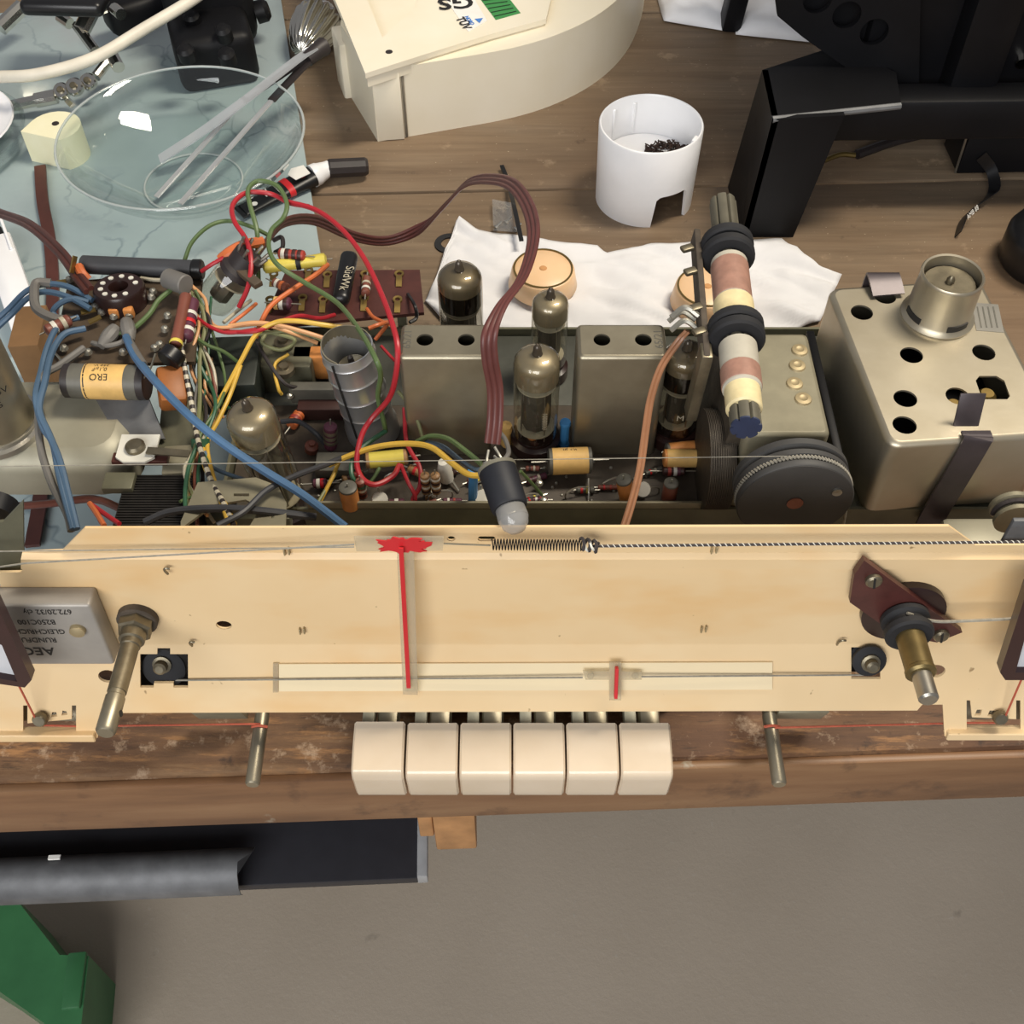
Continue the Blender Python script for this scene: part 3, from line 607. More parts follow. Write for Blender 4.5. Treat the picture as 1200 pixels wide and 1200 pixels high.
mat('key_ivory', '#d0bda3', .2, 0, .04, 22, 0, .5, '#dbcab3', .25, .05); mat('bell_grey', '#a39f8d', .5, .3, .12, 30, .08)
mat('red_wire_m', '#a6232d', .4, 0, .08); mat('green_wire_m', '#54683f', .45, 0, .1); mat('dgreen_wire_m', '#2f5a41', .45, 0, .1); mat('olive_wire_m', '#7a7c56', .5, 0, .1)
mat('orange_wire_m', '#c4683a', .45, 0, .1); mat('yellow_wire_m', '#d0a843', .45, 0, .1); mat('blue_wire_m', '#476789', .45, 0, .1); mat('bluegrey_wire_m', '#5d7284', .5, 0, .1)
mat('grey_wire_m', '#6d6a66', .55, 0, .1); mat('peach_wire_m', '#cf9a6a', .45, 0, .1); mat('darkgrey_wire_m', '#3b3c40', .5, 0, .1); mat('maroon_ribbon', '#5e3430', .42, 0, .12)
mat('res_brown', '#7a4638', .45, 0, .12); mat('res_tan', '#a07a52', .45, 0, .12); mat('res_red', '#9a3a30', .45, 0, .1); mat('res_purple', '#5b3040', .45, 0, .12); mat('res_dark', '#3c2420', .45, 0, .12)
mat('sky_blue', '#3f7fb5', .4, 0, .1); mat('ceramic_white', '#d8d5ca', .45, 0, .06); mat('yellow_part', '#d6c455', .4, 0, .08)
def stains():
    k = NT('dial_cream'); v = k.coords(); n = k.noise(v, 13, 4); s = k.noise(k.coords((4, 1, 9)), 2.6, 4); d = k.noise(v, 160, 2)
    c = k.ramp(n, [(.3, lin('#e1c293')), (.7, lin('#e8cda2'))])
    c = k.mix(k.ramp(s, [(.52, g(0)), (.72, g(.55))]), c, lin('#dba862'))
    c = k.mix(k.ramp(d, [(.74, g(0)), (.78, g(.8))]), c, lin('#8a6d45'))
    k.link(c, k.b.inputs['Base Color']); k.b.inputs['Roughness'].default_value = .4; MATS['dial_cream'] = k.m
stains()
radio = thing('radio_chassis', (0, 330, 0), 'opened valve radio chassis with cream dial plate and six ivory push buttons', 'radio')
TT = math.radians(5.6); PM = plane((0, 259, 30), (1, 0, 0), (0, math.sin(TT), math.cos(TT)))
def PP(x, h, n=0): return PM @ V(x, h, n)
HC = 51.82; TL = math.tan(math.radians(24.4)); SL = math.radians(30)      # crease height, forward slope of the lower strip
SM = plane((0, 264.06, 81.58), (1, 0, 0), (0, math.sin(SL), math.cos(SL)))
def bend(x, h):
    z = max(0, HC-h)*TL
    if h > 100: z += 1.9*max(0, min(1, (h-102)/2))
    if h > 110: z -= 1.9*max(0, min(1, (h-110)/2))
    return z
outline = [(-167, 126.4), (170.5, 127.5), (184, 116.5), (262, 116.5), (262, HC), (267.5,8.7), (196.2,8.7), (193,23.8), (183.9,23.8), (182,21), (-184.5,19.8), (-188.1,7.9), (-267.7,7.9), (-262, HC), (-262, 99), (-199.6,100), (-195.9,112), (-179.5,113.1)]
holes = [[(-163.5,47.2), (-156,47.2), (-155.6,49.9), (-150,49.9), (-150.3,47.2), (-142.5,47.2), (-144.2,31.8), (-150.7,31.8), (-150.5,33.8), (-159.2,33.8), (-159.5,31.8), (-165.5,31.8)],
         [(148.8,50.3), (161.6,50.3), (163.5,35.8), (150.6,35.8)], circ(-123.8, 65.1, 3.4, 16, 2.9), circ((-179.3,37)[0], (-179.3,37)[1], 4.2, 18, 2.9), circ((187.6,39.4)[0], (187.6,39.4)[1], 4.2, 18, 2.9),
         [(-219.2,23.4), (-217.2,23.4), (-218.7,14.9), (-198.4,16.9), (-197.3,23.4), (-195.4,23.4), (-197.5,10), (-221.5,10)], [(203.4,25.8), (205,25.8), (207.1,17.8), (227.2,16.9), (225.6,25.8), (227.5,25.8), (230.1,12), (205.7,12)],
         [(-207.5,17.8), (-206.7,20.2), (-204.8,20.2), (-204.7,18.2)], [(-202.7,18.6), (-201.9,21), (-200.1,20.6), (-200,19)], [(208.1,18.6), (208.8,21.4), (211.1,21.4), (210.8,18.6)], [(213.9,18.2), (214.6,21), (216.9,21), (216.6,18.2)],
         circ(-24, 120.3, 1.7, 12, 1.5), rnd_rect(7, 2.8, 1.2, 3, -10, 120.3), circ(-213, 92, 2, 12), [(236, 58), (240, 68), (241, 62), (239, 54), (236, 54)]]
dp = MB().plate(outline, holes, 1.2, PM, bend, (HC-.6, HC, HC+.6, 70, 102, 104, 110, 112)).build('dial_plate', 'dial_cream', radio, 25)
def onto(name, b, m, par=None): return b.build(name, m, par or dp)
for x0, x1, t in ((-262, (-188.1,7.9)[0], (-188.1,-48.2)[1]+1), ((196.2,8.7)[0], 262, (196.2,-47.3)[1]+1)): onto('foot_lip', MB().box(((x0+x1)/2, t, .5), (x1-x0-1, 4.5, 6), .5, (.3, 0, 0), 1, SM), 'dial_cream')
mat('pale_brass', '#a59573', .5, .4, .15)
# little bent wire hooks on the plate
for (x, h), k in (((-139,53.1), 0), ((-90.4,62.1), 1), ((-89.7,113.6), 1), ((-138.4,104.2), 0), ((82.5,63.3), 1), ((80.4,114.6), 1), ((142,106.9), 0), ((143.6,54.3), 0)):
    z = bend(x, h)+1.2
    if k: b = MB().box((x-1, h, z+.8), (.7, 3.6, 1.8), .2, None, 1, PM); b.box((x+.9, h+.4, z+.8), (.7, 3.6, 1.8), .2, None, 1, PM)
    else: b = MB().tube([PP(x-1.2, h-3, z), PP(x-1.4, h+1, z+1.5), PP(x-.4, h+3, z+2.2), PP(x+1.2, h+2.6, z+2)], .55, 6)
    onto('cord_hook', b, 'pale_brass' if k else 'tarnished')
# clear plastic strip behind the lower pointer
mat('pale_strip', '#eddab4', .18, 0, .02, 30, 0, .5, None, .4)
onto('dial_strip', MB().plate([(-103.7,-23.8), (115.7,-22.9), (114.6,-9.1), (-102.6,-10)], [], .8, SM @ Matrix.Translation((0, 0, 1.4))), 'pale_strip')
onto('strip_edge', MB().plate([(-106.4,-24.2), (-103.9,-24.2), (-102.8,-9.5), (-105.2,-9.5)], [], 1, SM @ Matrix.Translation((0, 0, 1.4))), 'clear_plastic')
# rectifier block with printed lettering
mat('pale_brass', '#a59573', .5, .4, .15); mat('block_grey', '#9c9790', .45, .2, .1, 60)
rec_ = MB().box((-222, 70.5, 6), (100, 41, 10.5), 1.4, None, 3, PM).build('rectifier_block', 'block_grey', radio)
RM = PM @ Matrix.Translation((0, 0, 11.35)) @ Matrix.Rotation(math.pi, 4, 'Z')
for s, sz, x, h in (('AEG', 7.5, *(-195.1,60.3)), ('RUNDFUNK', 4.4, *(-192.1,68.1)), ('GLEICHRICHTER', 4.4, *(-186.9,73.9)), ('B250C100', 4.4, *(-189,80.3)), ('672.20/32 cly', 4.4, *(-180.4,87))):
    text(s, sz, RM @ Matrix.Translation((-x, -h, 0)), 'lettering', 'black_print', rec_, .05, 'LEFT', 1.0 if sz > 5 else .84, .12 if sz > 5 else .05)
MB().lathe([(3.4, 0), (3.2, 2), (1.5, 2.8), (0, 2.8)], PM @ Matrix.Translation((*(-181,75.3), 11.2)), 16).build('rivet', 'pale_brass', rec_)
# dark framed windows at both ends
mat('window_brown', '#33191a', .3, 0, .1); mat('window_white', '#cfd0d4', .35, 0, .04)
for poly, hole in (([(-204.8,241.3,156.4), (-196.4,240.5,148.9), (-198,235.5,98), (-202.5,235,92.6), (-224.9,235.6,98.6)], [(-211.4,238.4,127.8), (-202.6,237.8,121.7), (-204.3,235.4,96.8), (-220.1,235.9,102.2)]),
                   ([(208.5,245.6,150), (196.8,245.6,150), (203.1,240.3,95.9), (207,239.8,90.5), (229.2,239.8,90.5)], [(215.2,242.8,120.8), (205.6,242.8,120.8), (209.5,240.3,95.9), (223.7,240.3,95.9)])):
    inv = PM.inverted(); zz = (inv @ V(poly[0])).z; f2 = lambda L_: [((inv @ V(p)).x, (inv @ V(p)).y) for p in L_]
    wf = MB().plate(f2(poly), [f2(hole)], 5, PM @ Matrix.Translation((0, 0, zz-5))).build('window_frame', 'window_brown', radio, 30)
    MB().plate(f2(hole), [], 1, PM @ Matrix.Translation((0, 0, zz-4))).build('window_pane', 'window_white', wf)
    bq = inv @ V((222.3,246,102.3) if f2(poly)[0][0] > 0 else (-219.8,241.7,109.5)); MB().tube([PP(bq.x, bq.y, zz-5), PP(bq.x, bq.y, bend(bq.x, bq.y)+.5)], 2.4, 8, 0).build('bracket', 'olive_steel', wf)
# pulleys behind the square openings
for (x, h), r, z0 in (((-154.9,-14.5), 9.6, -8), ((156.5,-7.3), 7.4, -2)):
    q = MB().lathe([(r, 0), (r, 2), (r-1.6, 3), (r-1.6, 4), (r, 5), (r, 6.5), (r-2, 7.5), (0, 7.5)], SM @ Matrix.Translation((x, h, z0)), 28).build('cord_pulley', 'black_rubber', radio, 40)
    MB().lathe([(4.2, 7.4), (4.2, 8.6), (3, 9), (2.9, 12), (1.8, 12.8), (0, 12.8)], SM @ Matrix.Translation((x, h+(3 if x < 0 else 0), z0)), 16).build('pulley_pin', 'tarnished', q)
    MB().box((x, h+2, -9.5), (40, 30, 1.5), .3, None, 1, SM).build('dark_backing', 'black_steel', q)  # black sheet standing in for the shade inside the opening
# short cord posts in the feet
for x, h in ((-211.3,-37.1), (218.4,-36.2)):
    q = MB().lathe([(3.3, 0), (3.3, 3), (2.2, 4), (2.2, 6), (3.3, 7), (3.3, 9), (2.6, 10), (0, 10)], SM @ Matrix.Translation((x, h, -4)), 18).build('cord_post', 'tarnished', radio)
    MB().box((x+3, h+1, -6), (36, 16, 1.2), .3, None, 1, SM).build('post_bracket', 'can_alu', q)
# left control shaft
sx, shh = (-159.1,71)
nut = MB().lathe([(8.6, 1.2), (8.6, 4.2), (8, 5), (0, 5)], PM @ Matrix.Translation((sx, shh, 0)), 24).build('shaft_nut', 'dust_brown', radio)
MB().lathe([(7.6, 4.8), (7.6, 9), (6.8, 10), (0, 10)], PM @ Matrix.Translation((sx, shh, 0)) @ Matrix.Rotation(.3, 4, 'Z'), 6).build('hex_nut', 'tarnished', nut, 20)
sh_ = MB().lathe([(5.4, 8), (5.4, 14), (4.3, 14.5), (4.3, 17), (3.9, 17.5), (3.9, 40)], PM @ Matrix.Translation((sx, shh, 0)), 20).build('control_shaft', 'tarnished', radio)
MB().lathe([(3.6, 40), (3.6, 42), (4, 42.5), (4, 58), (3.2, 59.2), (0, 59.2)], PM @ Matrix.Translation((sx, shh, 0)), 20).build('shaft_tip', 'can_alu', sh_)
MB().lathe([(1.4, 0), (1.4, .6), (0, .6)], frame(PP(sx+3.6, shh, 50), (1, 0, .25)), 10).build('pin_hole', 'black_print', sh_)
# right tuning shaft on a bakelite plate
bp = [(145.4,104.2), (194.8,57.9), (187.4,51.2), (148.8,73.3), (142.1,79.1), (140.1,95.2)]
bk_ = MB().plate([(138.8,115), (190.6,68.9), (181.7,61.8), (162.9,67.2), (138.7,88.9), (136.7,106.2)], [], 3, PM @ Matrix.Translation((0, 0, 5))).build('bakelite_plate', 'bakelite_red', radio, 20)
dxy = (164.6,76.8)
MB().lathe([(17.5, 1.4), (17.5, 4.6), (16.5, 5), (0, 5)], PM @ Matrix.Translation((dxy[0], dxy[1], 0)), 40).build('friction_disc', 'bakelite', bk_)
for q, mm in (((144.9,103.7), 'tarnished'), ((181.6,67.9), 'tarnished')):
    s_ = MB().lathe([(3.4, 8), (3.4, 9.6), (2.6, 10.4), (0, 10.4)], PM @ Matrix.Translation((q[0], q[1], 0)), 16).build('screw', mm, bk_); MB().box((q[0], q[1], 10.35), (.9, 6, .5), 0, (0, 0, .15), 1, PM).build('screw_slot', 'black_print', bk_)
mat('bronze', '#7a6a45', .4, .75, .3, 60)
px_, ph = (163.1,79.9)
PT = PM @ Matrix.Translation((px_, ph, 8))
pu = MB().lathe([(8, -6), (8, 0), (10, 1), (10, 3), (8, 4.5), (8, 6), (10, 7.5), (10, 10), (9, 11), (0, 11)], PT, 32).build('tuning_pulley', 'black_rubber', radio, 40)
MB().lathe([(5.9, 11), (5.8, 27), (6.2, 27.5), (6.2, 29), (5.2, 30), (0, 30)], PT, 24).build('brass_bush', 'bronze', pu)
MB().lathe([(4, 30), (4, 41), (3.2, 42), (0, 42)], PT, 20).build('shaft_tip', 'steel', pu)
MB().tube([PP(px_-2, ph+8.6, 13.2), PP(px_+10, ph+3.4, 13.2), PP(px_+24, ph+3.2, 13), PP(px_+60, ph+4.5, 12), PP(px_+100, ph+5, 12)], .7, 6).build('drive_cord', 'cord_grey', radio)
# pointers
head_ = MB().plate([(-60.9,128.4), (-26.3,128.4), (-27,121), (-60.7,120.5)], [], 1.1, PM @ Matrix.Translation((0, 0, 7)))
pt = head_.build('dial_pointer', 'clear_plastic', radio, 20)
t0_ = V((-41.5,263.4,153.2)); t1_ = V((-45,248.6,62.9)); MB().strip([t0_, (t0_+t1_)/2, t1_], (1, 0, 0), 6.6, 1.1, 2).build('pointer_stem', 'clear_plastic', pt, 20)
u0 = V((-42.9,261.2,155.1)); u1 = V((-45.3,247.9,69.6)); MB().strip([u0, (u0+u1)/2, u1], (1, 0, 0), 1.8, .7, 2).build('red_line', 'red_print', pt, 20)
blob = []
for k in range(40):
    a = 2*math.pi*k/40; r = 1+.16*math.sin(7*a+1)+.12*math.sin(17*a); blob.append(((-42,124.5)[0]+9.5*r*math.cos(a), (-42,124.5)[1]+4.1*r*math.copysign(abs(math.sin(a))**.6, math.sin(a))))
MB().plate(blob, [], .5, PM @ Matrix.Translation((0, 0, 8.1))).build('red_paint', 'red_print', pt)
p2 = MB().plate([(31.1,-11.7), (42.7,-11.7), (42.5,-7.4), (47.8,-7.4), (47.9,-11.7), (56.9,-12.1), (57.1,-16), (48.1,-16), (48.4,-26.4), (43.1,-26.4), (42.8,-16), (32.3,-16)], [], 1.4, SM @ Matrix.Translation((0, 0, 4))).build('small_pointer', 'clear_plastic', radio, 20)
MB().box((*(45.7,-16.5), 7), (1.5, 15, 3), .2, None, 1, SM).build('red_line', 'red_print', p2)
for q in ((34.5,-13.8), (54,-13.8)): MB().lathe([(1.6, 0), (1.6, .4), (0, .4)], SM @ Matrix.Translation((q[0], q[1], 5.4)), 12).build('eyelet', 'clear_plastic', p2)
# cords and spring in front of the plate
def cord(name, pts, r, m, par=None): return MB().tube(pts, r, 6, 0).build(name, m, par or radio)
cord('drive_cord', [(-154.5,256.1,61.8), (-143.2,253.1,67.1), (31.1,252.2,71)], .45, 'cord_grey'); cord('drive_cord', [(57,252.4,71.4), (155.1,254,70.1)], .45, 'cord_grey')
cord('drive_cord', [PP(-262, 100, 9), PP(*(-191.5,114.6), 9), PP(*(-61,125.6), 9)], .4, 'cord_grey'); cord('drive_cord', [PP(-262, 116, 5), PP(*(-62,119.7), 5)], .3, 'cord_grey')
cord('spring_wire', [PP(*(-26.5,125), 8), PP(*(-8.3,125.1), 9)], .4, 'tarnished')
def helix(a, b, r, turns, wr, n=12):
    a = V(a); b = V(b); x, y, d = basis(b-a); L = (b-a).length
    return MB().tube([a+d*(L*i/(turns*n))+(x*math.cos(2*math.pi*i/n)+y*math.sin(2*math.pi*i/n))*r for i in range(turns*n+1)], wr, 5, 0)
helix(PP(*(-7.9,125.6), 9), PP(*(27.1,125.1), 9), 2.1, 30, .24).build('tension_spring', 'black_steel', radio)
# twisted two colour cord
def twisted(a, b, r, turns, name):
    t1 = MB().tube([a, b], r*1.5, 8, 0).build(name, 'cord_dark', radio); helix(a, b, r*1.25, turns, r*.62, 8).build('light_strand', 'ceramic_white', t1); return t1
twisted(PP(*(29.7,124.6), 9), PP(*(200.5,124.9), 7), .38, 75, 'drive_cord')
kt = helix(PP(*(26.4,126.1), 9), PP(*(33.7,124.1), 9), 2.2, 3, .7, 10).build('cord_knot', 'cord_dark', radio); helix(PP(*(27.8,124.6), 9), PP(*(32.3,126.1), 9.5), 1.9, 2, .6, 10).build('light_strand', 'ceramic_white', kt)
mat('red_cord_m', '#b0563f', .8, 0, .15, 600)
cord('pointer_cord', [(-213,245.6,81.7), (-212.7,241.5,52.5)], .5, 'red_cord_m'); cord('pointer_cord', [(-211.1,241,47.7), (-197.1,242.4,44.1), V(-118, 252, 28)], .5, 'red_cord_m')
cord('pointer_cord', [(221,249.9,85.1), (219.9,241.7,52.9)], .5, 'red_cord_m'); cord('pointer_cord', [(217.8,241.7,48.8), (206.1,243.3,45.7), V(123, 250, 28)], .5, 'red_cord_m')
# small control shafts below the plate
for x, yb in ((-118.5, 258), (122, 258)):
    s_ = MB().lathe([(3.4, 0), (3.4, 34), (2.8, 35), (0, 35)], frame((x, yb, 25), (0, -1, -.02)), 18).build('tone_shaft', 'can_alu', radio)
    MB().tube([V(x, yb, 25), V(x, yb+60, 26)], 3.2, 12, 0).build('shaft_body', 'tarnished', s_)
    MB().tube([V(x-3.6, yb-7, 27), V(x, yb-7.4, 29), V(x+3.6, yb-7, 27)], .7, 6).build('cord_loop', 'red_cord_m', s_)
for x in (-140, 138): MB().box((x, 262, 21), (24, 4, 16), .6, (.3, 0, 0)).build('chassis_tab', 'grey_olive', radio)
# push buttons
bx0 = -72.6; bw_ = 24.25
for i in range(6):
    x = bx0+bw_*(i+.5); dz = 1.2 if i == 0 else 0; b = MB()
    prof = smooth_path([V(0, 247, 12), V(0, 247, 36+dz), V(0, 245, 39+dz), V(0, 234, 38.4+dz), V(0, 226, 36.4+dz), V(0, 223.6, 35+dz), V(0, 222.3, 32.6), V(0, 222.2, 29), V(0, 223.6, 13), V(0, 225, 10)], 4)
    n = len(prof); vs = []; hw = bw_/2-.45
    for k, (sx_, ins) in enumerate(((-hw, 1.1), (-hw+.9, 0), (hw-.9, 0), (hw, 1.1))):
        cy, cz = 235, 24
        for p in prof:
            d_ = V(0, cy-p.y, cz-p.z); d_.normalize(); vs.append(V(x+sx_, p.y+d_.y*ins, p.z+d_.z*ins))
    fs = [[k*n+j, k*n+j+1, (k+1)*n+j+1, (k+1)*n+j] for k in range(3) for j in range(n-1)]
    fs += [[k*n+n-1, k*n, (k+1)*n, (k+1)*n+n-1] for k in range(3)]+[list(range(n)), [3*n+j for j in range(n)][::-1]]
    pb = b.add(vs, fs).build('push_button', 'key_ivory', radio, 40)
    MB().box((x-6, 256, 32), (5.5, 34, 9), .6).build('plunger', 'bell_grey', pb); MB().box((x+3, 256, 32), (10, 34, 10), 3).build('plunger', 'can_alu', pb)
# switch bank behind the buttons and chassis pan
MB().box((0, 300, 24), (160, 52, 40), 1).build('switch_bank', 'olive_steel', radio)
def panbox(x0, x1, y0, y1, z0, z1, t):
    b = MB()
    for c, s in ((((x0+x1)/2, y0+t/2, (z0+z1)/2), (x1-x0, t, z1-z0)), (((x0+x1)/2, y1-t/2, (z0+z1)/2), (x1-x0, t, z1-z0)), ((x0+t/2, (y0+y1)/2, (z0+z1)/2), (t, y1-y0-2*t, z1-z0)), ((x1-t/2, (y0+y1)/2, (z0+z1)/2), (t, y1-y0-2*t, z1-z0))): b.box(c, s)
    return b
panbox(-140, 245, 336, 462, 6, 84, 1.6).build('chassis_pan', 'olive_steel', radio)
MB().box((52, 434, 78), (382, 52, 3), .4).build('rear_deck', 'deck_dark', radio)
pcb = MB().box((-14, 373, 78), (246, 70, 3), .3).build('circuit_board', 'paxolin', radio)
MB().box((174, 373, 78), (138, 70, 3), .4).build('side_deck', 'olive_steel', radio)
MB().box((-125, 332, 60), (40, 5, 50), .4).build('bracket_post', 'olive_steel', radio)
# shell with rounded top edge and holes
def shell(x0, x1, y0, y1, z0, z1, rc, rt, holes, name, m, par, T=None):
    b = MB(); cx, cy = (x0+x1)/2, (y0+y1)/2; rings = []; W_, D_ = x1-x0, y1-y0
    for ins, z in ((0, z0), (0, z1-rt), (rt*.3, z1-rt*.29), (rt, z1)):
        rings.append([(p[0], p[1], z) for p in rnd_rect(W_-2*ins, D_-2*ins, max(.5, rc-ins*.6), 4, cx, cy)])
    n = len(rings[0])
    for r in rings[:-1]: pass
    b.add([q for r in rings for q in r], [[i*n+k, i*n+(k+1) % n, (i+1)*n+(k+1) % n, (i+1)*n+k] for i in range(3) for k in range(n)])
    if T: b.xf(T)
    o = b.build(name, m, par, 50)
    MB().plate([(p[0], p[1]) for p in rings[-1]], holes, 1, (T or Matrix()) @ Matrix.Translation((0, 0, z1-1))).build('top', m, o, 30); return o
for x0, t in ((-51.5, '65/21'), (29.8, '65/21')):
    o = shell(x0, x0+41, 374, 396.5, 80, 147, 2.5, 1.8, [circ(x0+11.5, 385.5, 3.9, 20), circ(x0+30.5, 385.5, 3.9, 20)], 'coil_can', 'can_alu', radio)
    for hx in (11.5, 30.5): MB().lathe([(3, 0), (3, 30), (1, 30.1), (0, 29)], Matrix.Translation((x0+hx, 385.5, 105)), 12).build('coil_core', 'tarnished', o)
    text(t, 5.5, plane((x0+(37.6 if x0 > 0 else 3.5), 386, 147.05), (0, 1, 0), (-1, 0, 0)), 'lettering', 'cap_grey', o)
# tuning capacitor, drum
tg = shell(103, 141, 338, 403, 84, 135, 3, 2, [], 'tuning_capacitor', 'grey_olive', radio)
for q in ((135.2,390.8,135), (132.5,380.6,135), (129.5,369,135), (131.9,359.3,135)): MB().lathe([(4, 0), (3.6, .9), (2, 1.2), (1.4, .9), (0, .9)], Matrix.Translation(q), 16).build('trimmer', 'pale_brass', tg)
MB().box((98, 372, 108), (7, 58, 50), .5, (0, .12, 0)).build('vane_pack', 'laminate', tg)
for k in range(16): MB().lathe([(24, -.22), (24, .22)], frame((90+k*.75, 352, 102), (1, 0, 0)), 24).build('rotor_vane', 'laminate', tg, 20)
dc_ = V(123.2, 310, 122)
dr = MB().lathe([(24.8, 0), (25.3, .6), (25.3, 3), (23, 4), (23, 5.4), (25.3, 6.4), (25.3, 9), (23, 9.6), (23, 11), (25.3, 12), (25.3, 15), (0, 15)], frame(dc_, (0, 1, 0)), 64).build('tuning_drum', 'drum_grey', radio, 40)
MB().lathe([(0, -.3), (24.6, -.3), (24.6, .2), (0, .2)], frame(dc_, (0, 1, 0)), 64).build('drum_face', 'drum_grey', dr, 30)
MB().lathe([(3.6, -.8), (3.6, .5), (0, .5), (0, -.8)], frame(dc_, (0, 1, 0)), 20).build('hub', 'copper', dr)
MB().lathe([(0, -1.4), (2.2, -1.2), (2.4, 0), (0, 0)], frame(dc_+V(16.5, 0, 8), (0, 1, 0)), 14).build('set_screw', 'steel', dr)
b = MB()
for i in range(64): 
    a = math.radians(-20+i*3.6); a2 = a+math.radians(2.6); q0 = dc_+V(25*math.cos(a), 4, 25*math.sin(a)); q1 = dc_+V(25*math.cos(a2), 5.6, 25*math.sin(a2)); b.tube([q0, q1], .6, 5, 0)
b.build('wound_cord', 'cord_grey', dr)
MB().tube([dc_+V(24.5, 5, -3), dc_+V(26.5, 4, -20), dc_+V(27.5, 2, -40)], .7, 6).build('cord_tail', 'cord_grey', dr)
cord('drive_cord', [V(-262, 306, 150), V(116, 315, 147)], .2, 'cord_grey')
# ferrite antenna rod
fa = V(92.9, 306, 175); fb = V(99.9, 449, 175); fd = (fb-fa).normalized(); M = frame(fa, fd); FL = (fb-fa).length
def fluted(r0, z0, z1, n=7):
    pl = []
    for k in range(n*8):
        a = 2*math.pi*k/(n*8); pl.append(((r0-1.5*max(0, math.cos(n*a))**6)*math.cos(a), (r0-1.5*max(0, math.cos(n*a))**6)*math.sin(a)))
    return MB().plate(pl, [], z1-z0, M @ Matrix.Translation((0, 0, z0)))
mat('ferrite', '#5c584b', .55, .1, .2, 80, .1); mat('coil_red', '#9f7868', .5, 0, .15, 200, .1); mat('coil_white', '#b7b1a2', .5, 0, .08, 150); mat('wax', '#e0cfa0', .45, 0, .1, 200, .1); mat('rod_end', '#27304a', .6, 0, .2)
fr_ = fluted(6.3, 0, FL).build('antenna_rod', 'ferrite', radio, 30)
fluted(6.35, -.4, .4).build('rod_end', 'rod_end', fr_, 30)
for z0, z1, r, mm in ((9, 22, 7.4, 'wax'), (20, 46, 8.1, 'coil_white'), (21, 32, 8.35, 'coil_red'), (64, 100, 8.2, 'coil_white'), (73, 97, 8.5, 'coil_red'), (61, 73, 8.8, 'wax')):
    MB().lathe([(r-.8, z0), (r, z0+.8), (r, z1-.8), (r-.8, z1)], M, 28).build('coil', mm, fr_)
for z in (51, 57, 105, 112):
    MB().lathe([(6.5, z-2.6), (11, z-2.6), (12, z-1.6), (12, z+1.6), (11, z+2.6), (6.5, z+2.6)], M, 28).build('rubber_grommet', 'black_rubber', fr_)
MB().box(fa+V(-9.5, 82, -4), (3, 84, 9), .8, (0, .1, -.05)).build('antenna_bracket', 'dust_brown', fr_)
MB().box(fa+V(-12, 44, -20), (5, 9, 40), .8, (0, .05, 0)).build('bracket_leg', 'tarnished', fr_)
for dy in (45, 60, 84, 100): MB().box(fa+V(-13, dy+10, 0), (6, 4, 2.2), .8, (0, 0, .4)).build('solder_tag', 'tarnished', fr_)
for dy, zz in ((62, -6), (66, -2), (70, -8)): MB().tube([fa+V(-24, dy, zz), fa+V(-18, dy+3, zz+3), fa+V(-12, dy+1, zz)], 1.3, 6).build('solder_joint', 'solder', fr_)
mat('clip_dark', '#4b4447', .4, .4, .15)
# ---------------------------------------------------------------- tuner shield box
tb = thing('tuner_shield', (201, 391, 84), 'silver metal tuner shield box with round holes and a short chimney', 'shield box')
hp = [(171.3,421.7,131), (184.6,438,131), (223.9,393.8,131), (189.2,392,131), (180.3,363.7,131), (176.5,347.3,131), (204.6,365.3,131)]
hl = [circ(p[0], p[1], 5.4, 22) for p in hp]; dq = V((221.9,370.2,131)); hl.append([(dq.x-6.5, dq.y-7), (dq.x+5, dq.y-7), (dq.x+6.8, dq.y-5), (dq.x+6.8, dq.y+5), (dq.x+4, dq.y+8), (dq.x-4, dq.y+8), (dq.x-6.5, dq.y+5)])
CH = V((207.5,419.3,131)); hl.append(circ(CH.x, CH.y, 13, 24))
BT = Matrix.Translation((201.5, 391, 0)) @ Matrix.Rotation(math.radians(5.2), 4, 'Z'); BI = BT.inverted()
hl = [[(BI @ V(p[0], p[1], 0)).to_2d()[:] for p in h_] for h_ in hl]
hl = [[(x+max(0, -35.9-min(q[0] for q in h_)), y+min(0, 49-max(q[1] for q in h_))) for x, y in h_] for h_ in hl]
bxs = shell(-39.5, 39.5, -53, 53, 84, 131, 6, 2.6, hl, 'cover', 'box_alu', tb, BT)
MB().box((0, 0, 93), (72, 98, 16), 1, None, 2, BT).build('tuner_base', 'black_steel', tb)
for q in ((dq.x, dq.y+2), (hp[6][0], hp[6][1])): MB().lathe([(4.6, 100), (4.6, 124), (3, 126), (0, 126)], Matrix.Translation((q[0], q[1], 0)), 14).build('trimmer', 'brass', tb)
pr = [(17.4, 0), (17.6, 1.2), (16.4, 2.4), (15.4, 4), (14.6, 24), (14.9, 25.6), (14.2, 26.6), (13.4, 26), (13.6, 24), (14.4, 4), (14.4, 0)]
cm = MB().lathe(pr, Matrix.Translation(CH), 44, False).build('chimney', 'box_alu', tb, 50)
for a in (-70, 200, 20):
    q = math.radians(a); b = MB()
    b.strip([CH+V(15.5*math.cos(q+t), 15.5*math.sin(q+t), 5) for t in (-.36, -.18, 0, .18, .36)], (0, 0, 1), 3.2, .9, 4); b.build('slot', 'black_print', cm)
MB().lathe([(0, 21), (12, 21), (13.4, 19), (13.4, 0)], Matrix.Translation(CH), 20).build('valve_top', 'tarnished', cm); MB().lathe([(2, 21), (2, 23), (.8, 25), (0, 25)], Matrix.Translation(CH), 10).build('valve_tip', 'tarnished', cm)
MB().box(V((204,349.7,138)), (11.5, 1.2, 17), .5, (-.35, 0, 0)).build('clip_tongue', 'clip_dark', tb)
